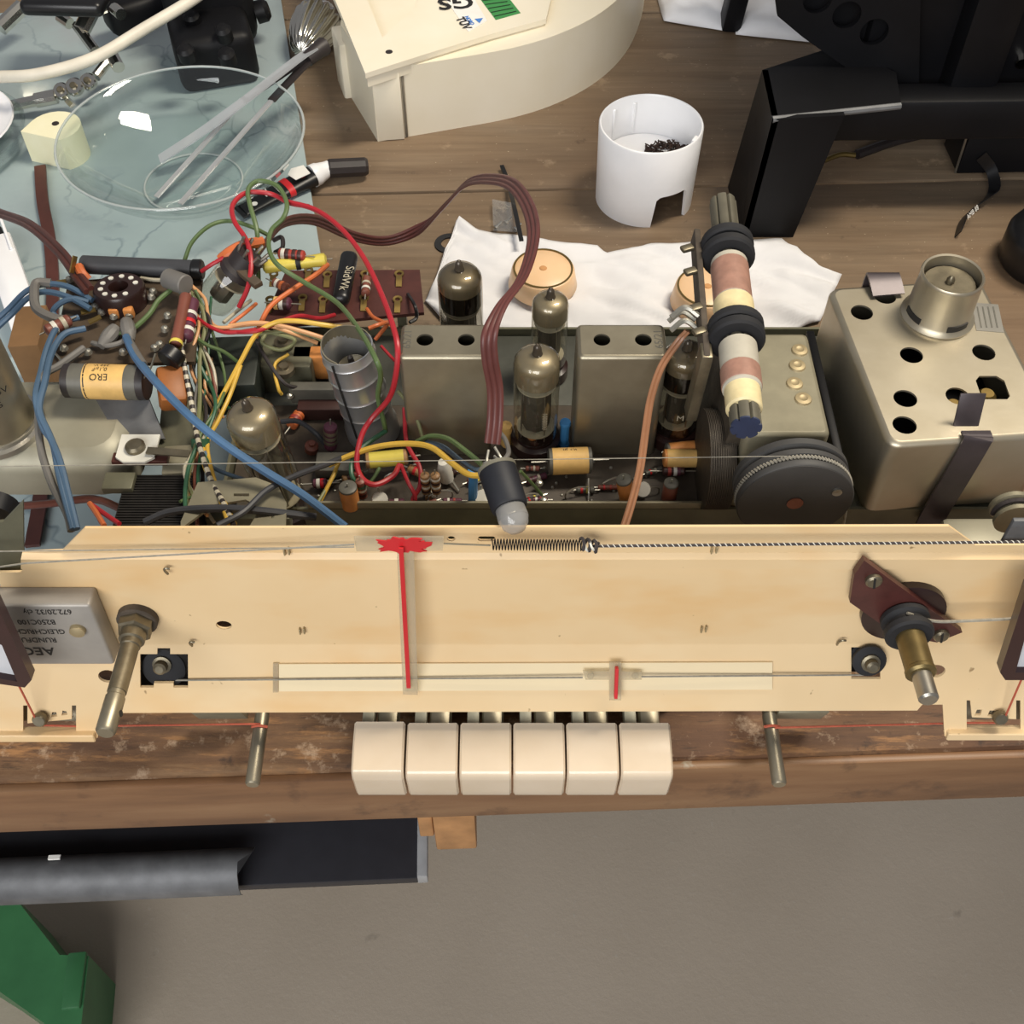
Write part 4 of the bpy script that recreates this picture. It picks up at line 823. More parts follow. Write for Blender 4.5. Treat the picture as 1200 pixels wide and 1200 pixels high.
MB().strip([(206.5, 342, 132.6), (206.5, 338.5, 132.8), (206, 336.6, 131), (204, 335.5, 110), (201, 334, 86), (200, 333, 76)], (1, 0, 0), 13, 1.1, 5).build('spring_clip', 'clip_dark', tb)
MB().strip([(185, 446, 120), (185, 445.6, 134), (185, 442, 136), (186, 432, 133)], (1, 0, 0), 16, 1.2, 5).build('spring_clip', 'clip_dark', tb)
lq = V((231.7,417.9,131.2)); lbl = MB().box(lq, (13, 20, .3), 0, (0, 0, -.12)).build('label', 'aluminium', tb)
for k in range(4): MB().box(lq+V(-4+k*2.6, 0, .25), (.7, 15, .1), 0, (0, 0, -.12)).build('print_line', 'cap_grey', lbl)
# parts between tuner and plate
MB().box((149, 378, 98), (4, 90, 40), .8).build('gap_shade_slab', 'black_steel', radio)  # black slab standing in for the shaded gap beside the tuner box
pk = V((216.6,300,122.1)); q = MB().lathe([(9, 0), (9, 2), (7.5, 3), (7.5, 6), (9, 7), (9, 9), (0, 9)], frame(pk, (0, 1, 0)), 36).build('cord_wheel', 'grey_olive', radio)
MB().tube([pk+V(8.4*math.cos(math.radians(a)), 4.5, 8.4*math.sin(math.radians(a))) for a in range(20, 200, 12)], 1.1, 6, 2).build('wound_cord', 'cord_dark', q)
MB().box(V((205.5,275,144.4)), (16, 2, 22), .4).build('wheel_plate', 'sky_blue' if False else 'grey_sheet', q)
MB().box(V((216.4,318,81.6)), (30, 22, 12), 3).build('chassis_corner', 'bell_grey', radio)
# ---------------------------------------------------------------- valves
mat('getter', '#a2967f', .42, .6, .15, 40); mat('tip_glass', '#4a4238', .25, .3, .1); mat('getter_dark', '#2c2420', .25, .6, .3, 60); mat('anode', '#59554d', .5, .3, .2, 80); mat('mica', '#b5ad98', .4, 0, .1)
def valve(base, r, h, label, style='silver', printing=None, lean=(0, 0), d=None):
    base = V(base); t = thing('radio_valve', base, label, 'valve', 'valves on the chassis')
    M = frame(base, d or (lean[0], lean[1], 1), (0, 1, 0)); s = 10
    MB().lathe([(r*.95, 0), (r*1.12, .5), (r*1.12, 7), (r*.9, 8), (r*.9, 10)], M, 24).build('socket', 'bakelite', t)
    gp = [(r*.55, s-1), (r*.95, s), (r, s+2), (r, h-r*.62), (r*.96, h-r*.4), (r*.82, h-r*.2), (r*.55, h-r*.06), (r*.2, h), (0, h+.1)]
    MB().lathe([(2.6, h-.4), (2.1, h+1), (1.9, h+3.4), (1, h+5), (0, h+5.4)], M, 14).build('seal_tip', 'tip_glass', t, 60)
    gl = MB().lathe(gp, M, 32, False).build('glass_envelope', 'tube_glass' if style != 'smoky' else 'smoky_glass', t, 60)
    k = .95; gz = h-r*(1.45 if style == 'silver' else 1.0)
    MB().lathe([(r*k, gz), (r*k, h-r*.62), (r*.92, h-r*.42), (r*.78, h-r*.24), (r*.5, h-r*.1), (0, h-r*.05)], M, 32, False).build('getter_mirror', 'getter', t, 60)
    if style == 'smoky': MB().lathe([(r*.945, gz-r*.95), (r*.945, gz)], M, 32, False).build('getter_band', 'getter_dark', t, 60)  # dark brown band inside the glass below the getter mirror
    for z in (s+5, gz-4-(r*.9 if style == 'smoky' else 0)):
        MB().lathe([(0, z), (r*.86, z), (r*.86, z+.5), (0, z+.5)], M, 20).build('mica_disc', 'mica', t)
    MB().lathe([(r*.5, s+6), (r*.62, s+7), (r*.62, gz-6-(r*.9 if style == 'smoky' else 0)), (r*.5, gz-5-(r*.9 if style == 'smoky' else 0))], M, 8).build('anode', 'anode', t, 20)
    for a in (30, 120, 210, 300): MB().tube([M @ V(r*.75*math.cos(math.radians(a)), r*.75*math.sin(math.radians(a)), s+1), M @ V(r*.72*math.cos(math.radians(a)), r*.72*math.sin(math.radians(a)), gz-3)], .4, 5, 0).build('support_wire', 'steel', t)
    if printing:
        tx, z, sz, vert = printing
        T = plane(base+V(0 if not vert else r*.35, -r*1.02, z), (1, 0, 0) if not vert else (0, 0, -1), (0, 0, 1) if not vert else (1, 0, 0))
        text(tx, sz, T, 'lettering', 'mica', t, .1)
    return t
valve((-26, 441, 80), 11.2, 62, 'tall valve with dark smoky top standing behind the left coil can', 'smoky', ('PHILIPS', 24, 3.6, 0))
valve((19, 430, 80), 9.2, 54, 'slim clear valve in front of the tissue, between the coil cans', 'silver')
valve((11.6, 380, 80), 11, 64, 'silver capped valve in the middle between the two coil cans', 'silver', ('1008000', 30, 3.4, 1))
valve((-109, 344, 70), 11.3, 76, 'silver domed valve under the blue wire left of the shield can', 'silver', None, (-.09, 0))
valve((81, 385, 80), 10.5, 62, 'dark valve half hidden behind the antenna rod', 'smoky', ('M', 26, 5, 0))
# ribbed valve shield can
vs_ = thing('valve_shield', (-70, 389, 80), 'ribbed shiny aluminium valve shield can with open top', 'shield can')
mat('bright_alu', '#cbccce', .32, .8, .1, 30, .04)
M = frame((-70, 389, 80), (-.12, 0, 1), (0, 1, 0)); pr = [(13.4, 0), (13.4, 8)]
for i in range(4):
    z = 10+i*11.5; pr += [(12.4, z), (12.4, z+9.4), (12.9, z+10.2), (12.4, z+11)]
pr += [(12.4, 60), (11.8, 60), (11.6, 50), (11.6, 0)]
cn = MB().lathe(pr, M, 40, False).build('can_wall', 'bright_alu', vs_, 50)
MB().strip([M @ V(-12.9*math.cos(1.1), -12.9*math.sin(1.1), z) for z in (6, 25, 45, 59)], (1, 0, 0), 1, .4, 2).build('slit', 'black_print', vs_)
MB().lathe([(9.6, 0), (10, 40), (7, 48), (0, 50)], M, 24).build('valve_glass', 'tarnished', vs_); MB().lathe([(1.6, 50), (1.4, 53), (0, 54.6)], M, 10).build('valve_tip', 'dark_plastic', vs_)
MB().strip([M @ V(11.9*math.cos(math.radians(a)), 11.9*math.sin(math.radians(a)), 57+2.4*math.sin(math.radians(a-60))) for a in range(30, 260, 20)], (0, 0, 1), 8, .5, 2).build('curled_flap', 'can_alu', vs_)
# ---------------------------------------------------------------- dial lamp hanging by its wires over the plate edge
lp = thing('dial_lamp', (1.7,268,158.2), 'small dial lamp in black holder hanging over the top edge of the cream plate', 'lamp')
l0 = V((-6.2,296,162)); l1 = V((2.3,268,156)); ld = (l1-l0); LL = ld.length; M = frame(l0, ld)
mat('holder_blue', '#171920', .6, 0, .25, 60); mat('holder_card', '#6e6a5c', .7, 0, .15, 120)
MB().lathe([(7.4, .6), (7.7, 2), (7.4, 18), (7, 19), (5.5, 19)], M, 28).build('holder', 'holder_blue', lp, 50)
MB().lathe([(0, 0), (7.9, 0), (7.9, 1.6), (0, 1.6)], M, 28).build('holder_cap', 'holder_card', lp)
MB().lathe([(4.6, 17), (5.9, 19), (6.2, 24), (6.1, LL-6), (5.2, LL-3), (3.2, LL-.8), (0, LL)], M, 28, False).build('bulb', 'frosted_glass', lp, 60)
MB().tube([M @ V(-1.5, 0, 20), M @ V(-1.5, 0, LL-9), M @ V(1.5, 0, LL-9), M @ V(1.5, 0, 20)], .35, 5, 0).build('filament', 'solder', lp)
for x, y in ((-3.5, 2), (3, -2), (2.5, 3)): MB().tube([M @ V(x, y, 1), M @ V(x*.9, y, -3), M @ V(x*.4, y*1.5, -7)], .6, 6).build('lead', 'solder', lp)
MB().lathe([(2, 0), (1.5, 1.6), (0, 2)], frame(M @ V(-4, 3, 0), -ld), 10).build('solder_blob', 'solder', lp)
# ---------------------------------------------------------------- small component builders
def resistor(a, b, r, body, bands, par=None, lead=6, name='resistor'):
    a = V(a); b = V(b); d = (b-a).normalized(); L = (b-a).length; M = frame(a, d)
    o = MB().lathe([(r*.5, 0), (r*.95, r*.3), (r, r*.8), (r*.92, L*.2+.2), (r*.92, L*.8-.2), (r, L-r*.8), (r*.95, L-r*.3), (r*.5, L)], M, 14).build(name, body, par or radio, 50)
    if bands and par is None or bands:
        for p, m_ in bands: MB().lathe([(r*1.01, L*p-.55*r/1.6), (r*1.03, L*p-.4*r/1.6), (r*1.03, L*p+.4*r/1.6), (r*1.01, L*p+.55*r/1.6)], M, 14, False).build('band', m_, o)
    if lead: 
        MB().tube([a-d*lead, a], .4, 5, 0).build('lead', 'solder', o); MB().tube([b, b+d*lead], .4, 5, 0).build('lead', 'solder', o)
    return o
def capacitor(a, b, r, body, end, par=None, name='capacitor', lead=5):
    a = V(a); b = V(b); d = (b-a).normalized(); L = (b-a).length; M = frame(a, d)
    o = MB().lathe([(r, L*.1), (r, L*.9)], M, 22, False).build(name, body, par or radio, 50)
    MB().lathe([(0, .4), (r*.72, 0), (r*.97, .6), (r*.99, L*.12)], M, 22, False).build('end_cap', end, o, 50); MB().lathe([(r*.99, L*.88), (r*.97, L-.6), (r*.72, L), (0, L-.4)], M, 22, False).build('end_cap', end, o, 50)
    if lead: MB().tube([a-d*lead, a], .45, 5, 0).build('lead', 'solder', o); MB().tube([b, b+d*lead], .45, 5, 0).build('lead', 'solder', o)
    return o
# components standing on the circuit board
UP = lambda p, h, dx=0, dy=0: V(p)+V(dx, dy, h)
for p in ((-41.2,346.2,81), (-36.3,346.2,81)):
    resistor(UP(p, 3), UP(p, 17), 2.3, 'res_tan', [(.2, 'res_dark'), (.4, 'ceramic_white'), (.6, 'res_dark'), (.8, 'ceramic_white')], None, 3)
p = V((-71.6,343.5,81)); resistor(UP(p, 3), UP(p, 16), 2.4, 'res_brown', [(.25, 'res_dark'), (.5, 'ceramic_white'), (.7, 'dgreen_wire_m')], None, 3)
p = V((-90.3,375.7,81)); resistor(UP(p, 2), UP(p, 19, 2), 3.4, 'res_purple', [(.35, 'can_alu'), (.55, 'can_alu'), (.75, 'can_alu')], None, 4)
resistor((-96.7,351.7,84), (-89.3,352.2,84), 2.4, 'res_purple', [(.4, 'ceramic_white'), (.65, 'red_print')]); resistor((-59.1,339,84), (-51,339.6,84), 2.6, 'res_purple', [(.5, 'ceramic_white')])
resistor((73.4,359.8,84), (84.7,359.8,84), 2.4, 'res_dark', [(.3, 'res_red'), (.55, 'ceramic_white'), (.7, 'res_purple')])
resistor((-111.9,389,84), (-107.8,398.4,84), 3.2, 'orange_wire_m', [(.5, 'res_red')]); resistor((-43.8,358.5,83), (-51,362,84), 2.2, 'res_tan', [(.5, 'red_print')])
p = V((-76.9,338.8,81)); c_ = capacitor(UP(p, 1), UP(p, 17), 4.4, 'wax_orange', 'cap_grey', None, 'paper_capacitor', 2)
p = V((55.5,343.5,81)); capacitor(UP(p, 1), UP(p, 17, -3), 3.8, 'wax_orange', 'cap_grey', None, 'paper_capacitor', 2)
p = V((75.2,343,81)); capacitor(UP(p, 1), UP(p, 15), 3.6, 'res_brown', 'cap_grey', None, 'paper_capacitor', 2)
oc = capacitor((17.3,359.8,91), (38.9,360.9,91), 6.6, 'wax_yellow', 'cap_grey', None, 'paper_capacitor', 8)
q0 = V((27.9,363.3,97)); text('0,1 µF', 3, plane(q0+V(2, -1.5, .9), (-1, 0, 0), (0, -.55, .83)) if False else plane(V((27.5,361.5,97.2)), (-1, 0, 0), (0, -.8, -.6)), 'lettering', 'black_print', oc, .3)
MB().tube([(37,352.1,88), (37.1,346.4,82), (36.5,339.9,81)], .5, 5).build('lead', 'solder', oc); MB().tube([(12.3,352.1,88), (12,349.1,82)], .5, 5).build('lead', 'solder', oc)
capacitor((73.8,364.6,88), (91.7,364.6,88), 4.6, 'wax_yellow', 'wax_orange', None, 'paper_capacitor', 4); capacitor((75.7,370.2,86), (92.8,372.4,86), 4.6, 'wax_orange', 'cap_grey', None, 'paper_capacitor', 2)
yc = capacitor((-70.9,359.5,92), (-50.4,362.2,92), 4, 'yellow_part', 'res_tan', None, 'film_capacitor', 6)
for px, h, dx in (((-18.9,340.4,81), 26, 1), ((26.1,379.1,81), 17, 0), ((-91.6,423,83), 10, 0)):
    o = MB().tube([UP(px, 0), UP(px, h*.3, dx*.3), UP(px, h, dx)], 2.2, 10, 0).build('tubular_capacitor', 'sky_blue', radio); 
    for f in (.04, .96): MB().lathe([(2.6, -1.2), (2.9, 0), (2.6, 1.2)], frame(UP(px, h*f, dx*f), (0, 0, 1)), 12).build('collar', 'sky_blue', o)
for px in ((-14.3,341.6,86), (-63.3,341.7,84), (-127.3,337.5,84), (62.6,348,84)): 
    o = MB().lathe([(0, 0), (3.6, 0), (4, .8), (4, 2.2), (3.6, 3), (0, 3)], frame(px, (.1, -.6, .8)), 18).build('disc_capacitor', 'ceramic_white', radio); MB().tube([V(px)+V(0, 1, 1), V(px)+V(-.5, 2, 7)], .5, 5, 0).build('lead', 'solder', o)
px = V((-31.6,355.5,82)); o = MB().lathe([(2, 0), (3.4, 1), (3.6, 9), (2.4, 14), (0, 14.6)], frame(px, (-.1, 0, 1)), 12).build('ceramic_tube', 'ceramic_white', radio); MB().tube([px+V(2, 0, 1), px+V(6, -6, -1)], .6, 5, 0).build('lead', 'solder', o)
px = V((-3,379.1,81)); MB().lathe([(2, 0), (2.8, 2), (2.4, 8), (3.4, 12), (3, 15), (0, 16)], frame(px, (0, 0, 1)), 12).build('bead_capacitor', 'wax_yellow', radio)
px = V((9.4,377.9,81)); o = MB().lathe([(3, 0), (4, 2), (4, 6), (2.6, 8), (0, 8)], frame(px, (-.2, -.2, 1)), 12).build('coil_former', 'res_brown', radio); MB().lathe([(2.6, 0), (2.6, 2.6), (0, 3)], frame(px+V(1, -1, 8), (-.2, -.2, 1)), 12).build('core', 'wax_orange', o)
px = V((-100,375.4,82)); MB().lathe([(3.4, 0), (3.4, 4), (1.6, 5), (1.6, 7), (0, 7)], frame(px, (.2, -.2, 1)), 12).build('trimmer', 'res_brown', radio)
MB().box(V((-87.5,363.6,84)), (17, 12, 6), .6).build('terminal_block', 'cap_grey', radio); MB().box(V((-96,401.9,84)), (26, 10, 8), .6).build('terminal_block', 'res_dark', radio)
MB().box(V((-97.9,407,90)), (30, 6, 10), .6).build('switch_strip', 'cap_grey', radio); MB().box(V((-101.5,428.5,90)), (24, 9, 16), 1).build('film_capacitor', 'wax_orange', radio)
for px in ((-111,410.6,90), (-112.7,403.4,90), (15.2,342.2,82), (13.2,351.2,84), (-76.1,362,84), (-68.4,359.8,84)): 
    MB().lathe([(1.6, 0), (2, 1), (1.4, 2.4), (0, 3)], Matrix.Translation(px), 10).build('solder_joint', 'solder', radio)
for i in range(26):
    x = random.uniform(-95, 80); y = random.uniform(342, 372); MB().lathe([(1, 0), (.7, .8), (0, 1.2)], Matrix.Translation((x, y, 79.4)), 8).build('solder_joint', 'solder', radio)
for i, (x, y) in enumerate(((-40, 344), (-20, 350), (2, 342), (26, 346), (44, 352), (60, 346), (-62, 356), (22, 362), (-15, 362))):
    MB().tube([V(x, y, 79), V(x, y, 84), V(x+6, y+2, 86), V(x+11, y+3, 84), V(x+11, y+3, 79)], .45, 5, 2).build('jumper_wire', 'solder', radio)
rq = random.Random(11)
for i in range(16):
    x = rq.uniform(-92, 72); y = rq.uniform(341, 368); a = rq.choice((0, 0, 1.57, .4)); l = rq.uniform(7, 11); r_ = rq.uniform(1.3, 2)
    resistor((x-l/2*math.cos(a), y-l/2*math.sin(a), 81.6), (x+l/2*math.cos(a), y+l/2*math.sin(a), 81.6), r_, rq.choice(('res_tan', 'res_brown', 'res_dark', 'cap_grey', 'res_purple')), [(.3, rq.choice(('red_print', 'ceramic_white', 'res_dark'))), (.6, rq.choice(('mica', 'res_red', 'yellow_part')))], None, 2.5)
MB().box((-2, 337, 86), (190, 1.4, 5), .3).build('front_flange', 'grey_olive', radio)
mat('choke_green', '#262c27', .5, .1, .2)
# dark transformer and parts left of the shield can
MB().box(V((-142.2,416.2,93)), (28, 36, 22), 1.5, (0, 0, .05)).build('choke', 'choke_green', radio)
MB().box(V((-117.7,424.3,88))+V(0, 6, 0), (30, 26, 20), 1.5).build('wave_switch', 'olive_steel', radio)
for px in ((-115,412.7,99), (-117.8,431.9,99)): MB().lathe([(5, 0), (5, 3), (2.4, 3.4), (2.4, 5), (0, 5)], Matrix.Translation(px), 16).build('terminal', 'tarnished', radio)
# bracket between deck and plate
bo = [(-140.1,324.3,118), (-114.6,327.2,118), (-104.1,322.3,118), (-99.1,312.6,118), (-97.9,299.4,118), (-113.7,299.4,118), (-110.8,307.8,118), (-112.5,311.6,118), (-117.4,314.5,118), (-131.2,311.6,118), (-143.1,298.5,118), (-143.8,302.2,118)]
sl = [[(-123.1,317.9,118), (-116.3,317.9,118), (-116.1,316.4,118), (-122.9,316.4,118)], [(-104.7,309.2,118), (-103.2,309.2,118), (-103.6,304.1,118), (-104.7,304.1,118)]]
MB().plate([(p[0], p[1]) for p in bo], [[(p[0], p[1]) for p in q] for q in sl], 1.4, Matrix.Translation((0, 0, 117))).build('plate_bracket', 'grey_olive', radio, 20)
mat('lam_dark', '#262320', .5, .3, .3, 200, .2)
# power transformer
pw = MB().box((-163, 322, 72), (34, 40, 62), 1).build('power_transformer', 'lam_dark', radio)
for k in range(26): MB().box((-163, 303+k*1.5, 103.2), (32, .7, .7), 0).build('lamination', 'lam_dark', pw)
MB().box((-168, 322, 36), (44, 56, 30), 4).build('winding', 'res_dark', pw)
MB().box(V((-181.3,335.8,104)), (14, 10, 4), .6).build('lug', 'olive_steel', pw)
# end bell and electrolytic can
bl = shell(-262, -180, 345, 402, 84, 108, 16, 9, [], 'end_bell', 'bell_grey', radio)
ec = V((-244.6,367.2,108)); M = Matrix.Translation(ec)
MB().lathe([(22, 0), (21.5, 2.4), (19.5, 3), (19.5, 5)], M, 40).build('mounting_ring', 'aluminium', bl)
el = MB().lathe([(18.4, 4), (18.6, 6), (18.2, 7), (18.2, 86), (17, 88), (0, 88)], M, 40).build('electrolytic_can', 'can_alu', radio, 50)
for k, (tx, z) in enumerate((('50+50', 42), ('350/385V', 35), ('AEG', 28))):
    q = math.radians(-52); text(tx, 5, plane(ec+V(18.4*math.cos(q), 18.4*math.sin(q), z), (-math.sin(q), math.cos(q), 0), (0, 0, 1)), 'lettering', 'black_print', el, .15)
# grey angle bracket and screwed lug under the printed capacitor
slab([V((-200.3,381.3,112)), V((-176.3,384.7,112)), V((-165.6,363.2,104)), V((-186.9,362.1,104))], (0, 1, -2)).build('angle_bracket', 'grey_sheet', radio, 20)
lg = MB().plate([(-9, -6), (-5, -9), (5, -9), (9, -6), (9, 8), (-9, 8)], [], 1.2, Matrix.Translation(V((-174.3,351.4,110)))).build('screw_lug', 'ceramic_white', radio)
MB().lathe([(4.6, 1), (4.6, 3), (3.4, 4.2), (0, 4.4)], Matrix.Translation(V((-175,350.9,110))), 20).build('screw', 'tarnished', lg); MB().strip([(-168.8,347.8,113), (-157.6,346.7,113), (-148.7,345.7,113)], (0, 1, 0), 4, .8, 2).build('strap', 'tarnished', lg)
MB().box(V((-172.7,346.9,108)), (26, 6, 3), .6).build('mounting_foot', 'paxolin_red', radio)
MB().box(V((-160.8,374.5,100)), (20, 40, 3), .5, (.1, 0, .08)).build('side_bracket', 'olive_steel', radio); MB().box(V((-155.4,349.3,104)), (16, 16, 3), .5, (.1, 0, .08)).build('side_bracket', 'grey_olive', radio)
# ---------------------------------------------------------------- terminal board with valve socket (left)
lb = thing('socket_board', (-190, 430, 112), 'brown terminal board with round black valve socket at the left', 'terminal board')
bo = [(-223.9,398.3,118), (-154.7,400.7,118), (-161.7,467.6,118), (-230.3,459.6,118)]
MB().plate([(p[0], p[1]) for p in bo], [], 2.2, Matrix.Translation((0, 0, 116))).build('board', 'board_brown', lb, 20)
for cx, cy in ((-222, 410), (-165, 408), (-222, 450), (-168, 455)): MB().box((cx, cy, 84), (4, 4, 64), .5).build('pillar', 'olive_steel', lb)
sc_ = V((-198.3,442.8,120)); M = Matrix.Translation((sc_.x, sc_.y, 118)) @ Matrix.Rotation(-.12, 4, 'X')
so = MB().lathe([(12.6, 0), (12.8, 9), (12, 10.4), (5, 10.4), (4.6, 9), (4.6, 3), (0, 3)], M, 40).build('valve_socket', 'bakelite', lb, 40)
for k in range(9):
    a = math.radians(20+k*36); MB().lathe([(1.35, 0), (1.35, .5), (0, .5)], M @ Matrix.Translation((8.6*math.cos(a), 8.6*math.sin(a), 10.4)), 10).build('contact', 'ceramic_white', so)  # plain white colour paints the bright glint of the metal contacts
bar = MB().cyl((-222.9,465.9,124), (-161.2,461.8,124), 4.8, None, 20, .8).build('rod_coil', 'darkgrey_wire_m', lb); MB().cyl((-165.1,461.8,124), (-159.4,461.8,124), 5.4, None, 20, .8).build('rod_end', 'black_plastic', bar)
er = capacitor((-212.6,384,122), (-172.5,382.3,122), 8.4, 'cap_grey', 'dark_plastic', lb, 'paper_capacitor', 0)
ea = V((-212.6,384,122)); ed_ = V((-172.5,382.3,122))-ea; MB().lathe([(8.48, ed_.length*.27), (8.48, ed_.length*.76)], frame(ea, ed_), 30, False).build('paper_label', 'wax_yellow', er, 50)
ecen = (V((-212.6,384,122))+V((-172.5,382.3,122)))/2
for tx, sz, ang in (('ERO', 4.6, 62), ('0,1µF', 3.2, 90), ('250 V-', 2.8, 112)):
    q = math.radians(ang); nrm = V(0, -math.cos(q), math.sin(q)); text(tx, sz, plane(ecen+V(-1, 0, 0)+nrm*8.5, (-1, 0, 0), V(0, math.sin(q), math.cos(q))*-1), 'lettering', 'black_print', er, .08)
for u in (.29,): MB().lathe([(8.55, -.3), (8.55, .3)], frame(V((-212.6,384,122))*(1-u)+V((-172.5,382.3,122))*u, (1, 0, 0)), 22, False).build('printed_ring', 'black_print', er)
MB().tube([(-223.9,406.2,119), (-216.3,396,122), (-208,383.4,126)], .6, 6).build('lead', 'solder', er); MB().tube([(-172.9,379.8,128), (-171.8,388,126), (-173.5,402.9,121)], .6, 6).build('lead', 'solder', er)
rr = resistor((-160.9,400,130), (-162.2,435.3,130), 3.1, 'res_brown', [(.02, 'yellow_part')], lb, 0, 'sleeved_wire'); 
resistor((-157.9,406.7,127), (-159.4,434.9,127), 3.4, 'res_purple', [(.2, 'ceramic_white'), (.4, 'red_print'), (.6, 'ceramic_white')], lb, 3)
MB().cyl((-174.9,450.5,128), (-163.6,443,130), 5.2, None, 18, .6).build('grey_sleeve', 'grey_wire_m', lb); bp_ = MB().cyl((-164.6,392.6,126), (-161.3,398.5,127), 6, None, 20, .8).build('black_bush', 'black_plastic', lb)
mat('dull_orange', '#935726', .5, 0, .15)
MB().box(V((-163.5,384.8,116)), (13, 20, 12), 2.5, (.3, .2, .3)).build('orange_capacitor', 'dull_orange', lb)
resistor((-228,413.2,126), (-217.7,422.3,126), 3.2, 'res_brown', [(.35, 'ceramic_white'), (.7, 'mica')], lb, 3)
for q0, q1 in (((-200.7,407.2,122), (-195.6,419.4,123)), ((-186.9,410.8,122), (-191.5,424.4,123))): MB().tube([q0, (V(q0)+V(q1))/2, q1], lambda t: 2+1.8*math.sin(t*2.6), 10, 5).build('crimp_sleeve', 'grey_wire_m', lb)
for px in ((-206.1,432.7,120), (-210.4,436.5,120), (-199.4,429.5,120), (-191.8,430.1,120), (-183.4,444.1,120), (-183.3,448,120), (-172.5,430.1,120), (-172,420.2,120), (-172.5,409.3,120), (-174.1,405.9,121), (-227.6,456.1,121), (-196.3,415.3,120), (-218.8,406.9,120), (-190.6,464.1,121), (-206.4,404,120), (-189.3,404,120)):
    o = MB().lathe([(1.4, 0), (2.2, .8), (1.6, 2.6), (0, 3.2)], Matrix.Translation(px), 10).build('solder_joint', 'solder', lb)
for q0, q1 in (((-216,431.7,122), (-209.3,434.2,122)), ((-210.4,424.2,122), (-204.9,427.5,123)), ((-224.3,454.4,128), (-222.1,460.5,134)), ((-233.8,453.6,122), (-228.8,454.9,122))):
    MB().strip([q0, V(q0)*.5+V(q1)*.5, q1], (.3, .9, 0), 3.6, .7, 2).build('solder_tag', 'brass', lb)
MB().tube([(-222,459.7,128), (-219.6,455.6,127), (-217,453.9,124)], 2.4, 8).build('orange_sleeve', 'orange_wire_m', lb)
for q in ((-199.3,431.7,122), (-192,431.7,122)): MB().box(V(q), (5, 4, 6), 1).build('copper_tag', 'wax_orange', lb)
# ---------------------------------------------------------------- rear terminal board with eyelets
rbd = thing('eyelet_board', (-93, 478, 90), 'dark red-brown terminal strip with brass eyelets behind the shield can', 'terminal board')
bo = [(-132.6,447.5,97), (-46.9,459.4,97), (-50.9,494,97), (-124.7,493.3,97)]
MB().plate([(p[0], p[1]) for p in bo], [], 2, Matrix.Translation((0, 0, 95))).build('board', 'paxolin_red', rbd, 20)
for cx, cy in ((-125, 466), (-60, 468)): MB().box((cx, cy, 86), (5, 5, 18), .5).build('pillar', 'olive_steel', rbd)
for px in ((-112.7,470,97.2), (-101.5,468.6,97.2), (-79.6,470,97.2), (-61.5,468.6,97.2), (-101.2,488.8,97.2), (-80.6,489.5,97.2), (-61.9,489.5,97.2), (-130,468.6,97.2), (-130.8,489.5,97.2), (-111.9,492.3,97.2)):
    o = MB().lathe([(1.4, .2), (1.4, 1), (2.6, 1.2), (2.6, .2)], Matrix.Translation(px), 16, False).build('eyelet', 'brass', rbd); MB().strip([V(px)+V(0, -2, .8), V(px)+V(.3, -6, 1.4), V(px)+V(.3, -10, .2)], (1, 0, 0), 3.2, .6, 3).build('solder_tag', 'brass', o)
bc_ = MB().box((V((-89.3,495.6,104))+V((-90.5,462.3,104)))/2, (9.5, 40, 8), 3.6, (0, 0, -.04), 3).build('script_capacitor', 'black_plastic', rbd); text('SüdWk', 6.5, plane(V((-88.2,473.5,108.4)), (-.12, -1, 0), (1, -.12, 0)), 'lettering', 'mica', bc_, .2)
resistor((-126.4,461.2,102), (-116.8,460.5,102), 3.4, 'res_purple', [(.15, 'wax_yellow'), (.45, 'ceramic_white'), (.65, 'res_dark')], rbd, 5); resistor((-129,478.2,102), (-120.1,472.7,102), 2.5, 'res_brown', [(.3, 'ceramic_white'), (.6, 'orange_wire_m')], rbd, 5)
resistor((-78.4,467.9,102), (-78.6,481.7,102), 2.4, 'res_brown', [(.3, 'ceramic_white'), (.6, 'mica')], rbd, 4)
yb = resistor((-130.2,468.6,120), (-97.4,474.8,120), 3.6, 'yellow_part', [(.55, 'black_print')], rbd, 3, 'yellow_resistor'); resistor((-122.3,474.7,124), (-107.8,472.7,124), 2.9, 'res_red', [(.2, 'ceramic_white'), (.35, 'res_dark'), (.6, 'res_dark'), (.8, 'res_dark')], rbd, 5)
MB().tube([(-127.6,490.2,120), (-122.8,490.5,122), (-121.9,484.5,120), (-126.7,485.2,116)], 1.2, 6).build('wire_loop', 'dark_plastic', rbd)
MB().tube([(-56.2,472.5,98), (-51.4,458,103), (-50.6,454.3,98), (-54,450.3,98)], 1, 6).build('wire_loop', 'black_plastic', rbd)
# spare valve lying tilted, with its loose socket
ev = V((-158.9,453.2,105)); eo = V((-138.5,459.7,128)); ed = (eo-ev).normalized(); sv = thing('loose_valve', ev, 'clear glass valve lying tilted behind the wires at the left', 'valve')
M = frame(ev, ed); Lv = (eo-ev).length
MB().lathe([(0, 0), (5, .6), (9, 4), (10.2, 9), (10.2, Lv-6), (8.5, Lv-3)], M, 28, False).build('glass_envelope', 'tube_glass', sv, 60)
MB().lathe([(5, 9), (5.6, 10), (5.6, Lv-12), (5, Lv-11)], M, 8).build('anode', 'steel', sv, 20); MB().lathe([(0, Lv-11), (9, Lv-11), (9, Lv-10), (0, Lv-10)], M, 20).build('mica_disc', 'mica', sv)
MB().lathe([(9.6, Lv-5), (9.6, Lv-2), (8, Lv), (8, Lv+8), (0, Lv+8)], M, 24).build('base', 'dark_plastic', sv)
for k in range(8):
    a = k*math.pi/4; MB().tube([M @ V(6.5*math.cos(a), 6.5*math.sin(a), Lv+7), M @ V(8*math.cos(a), 8*math.sin(a), Lv+13)], .9, 6, 0).build('pin', 'steel', sv)
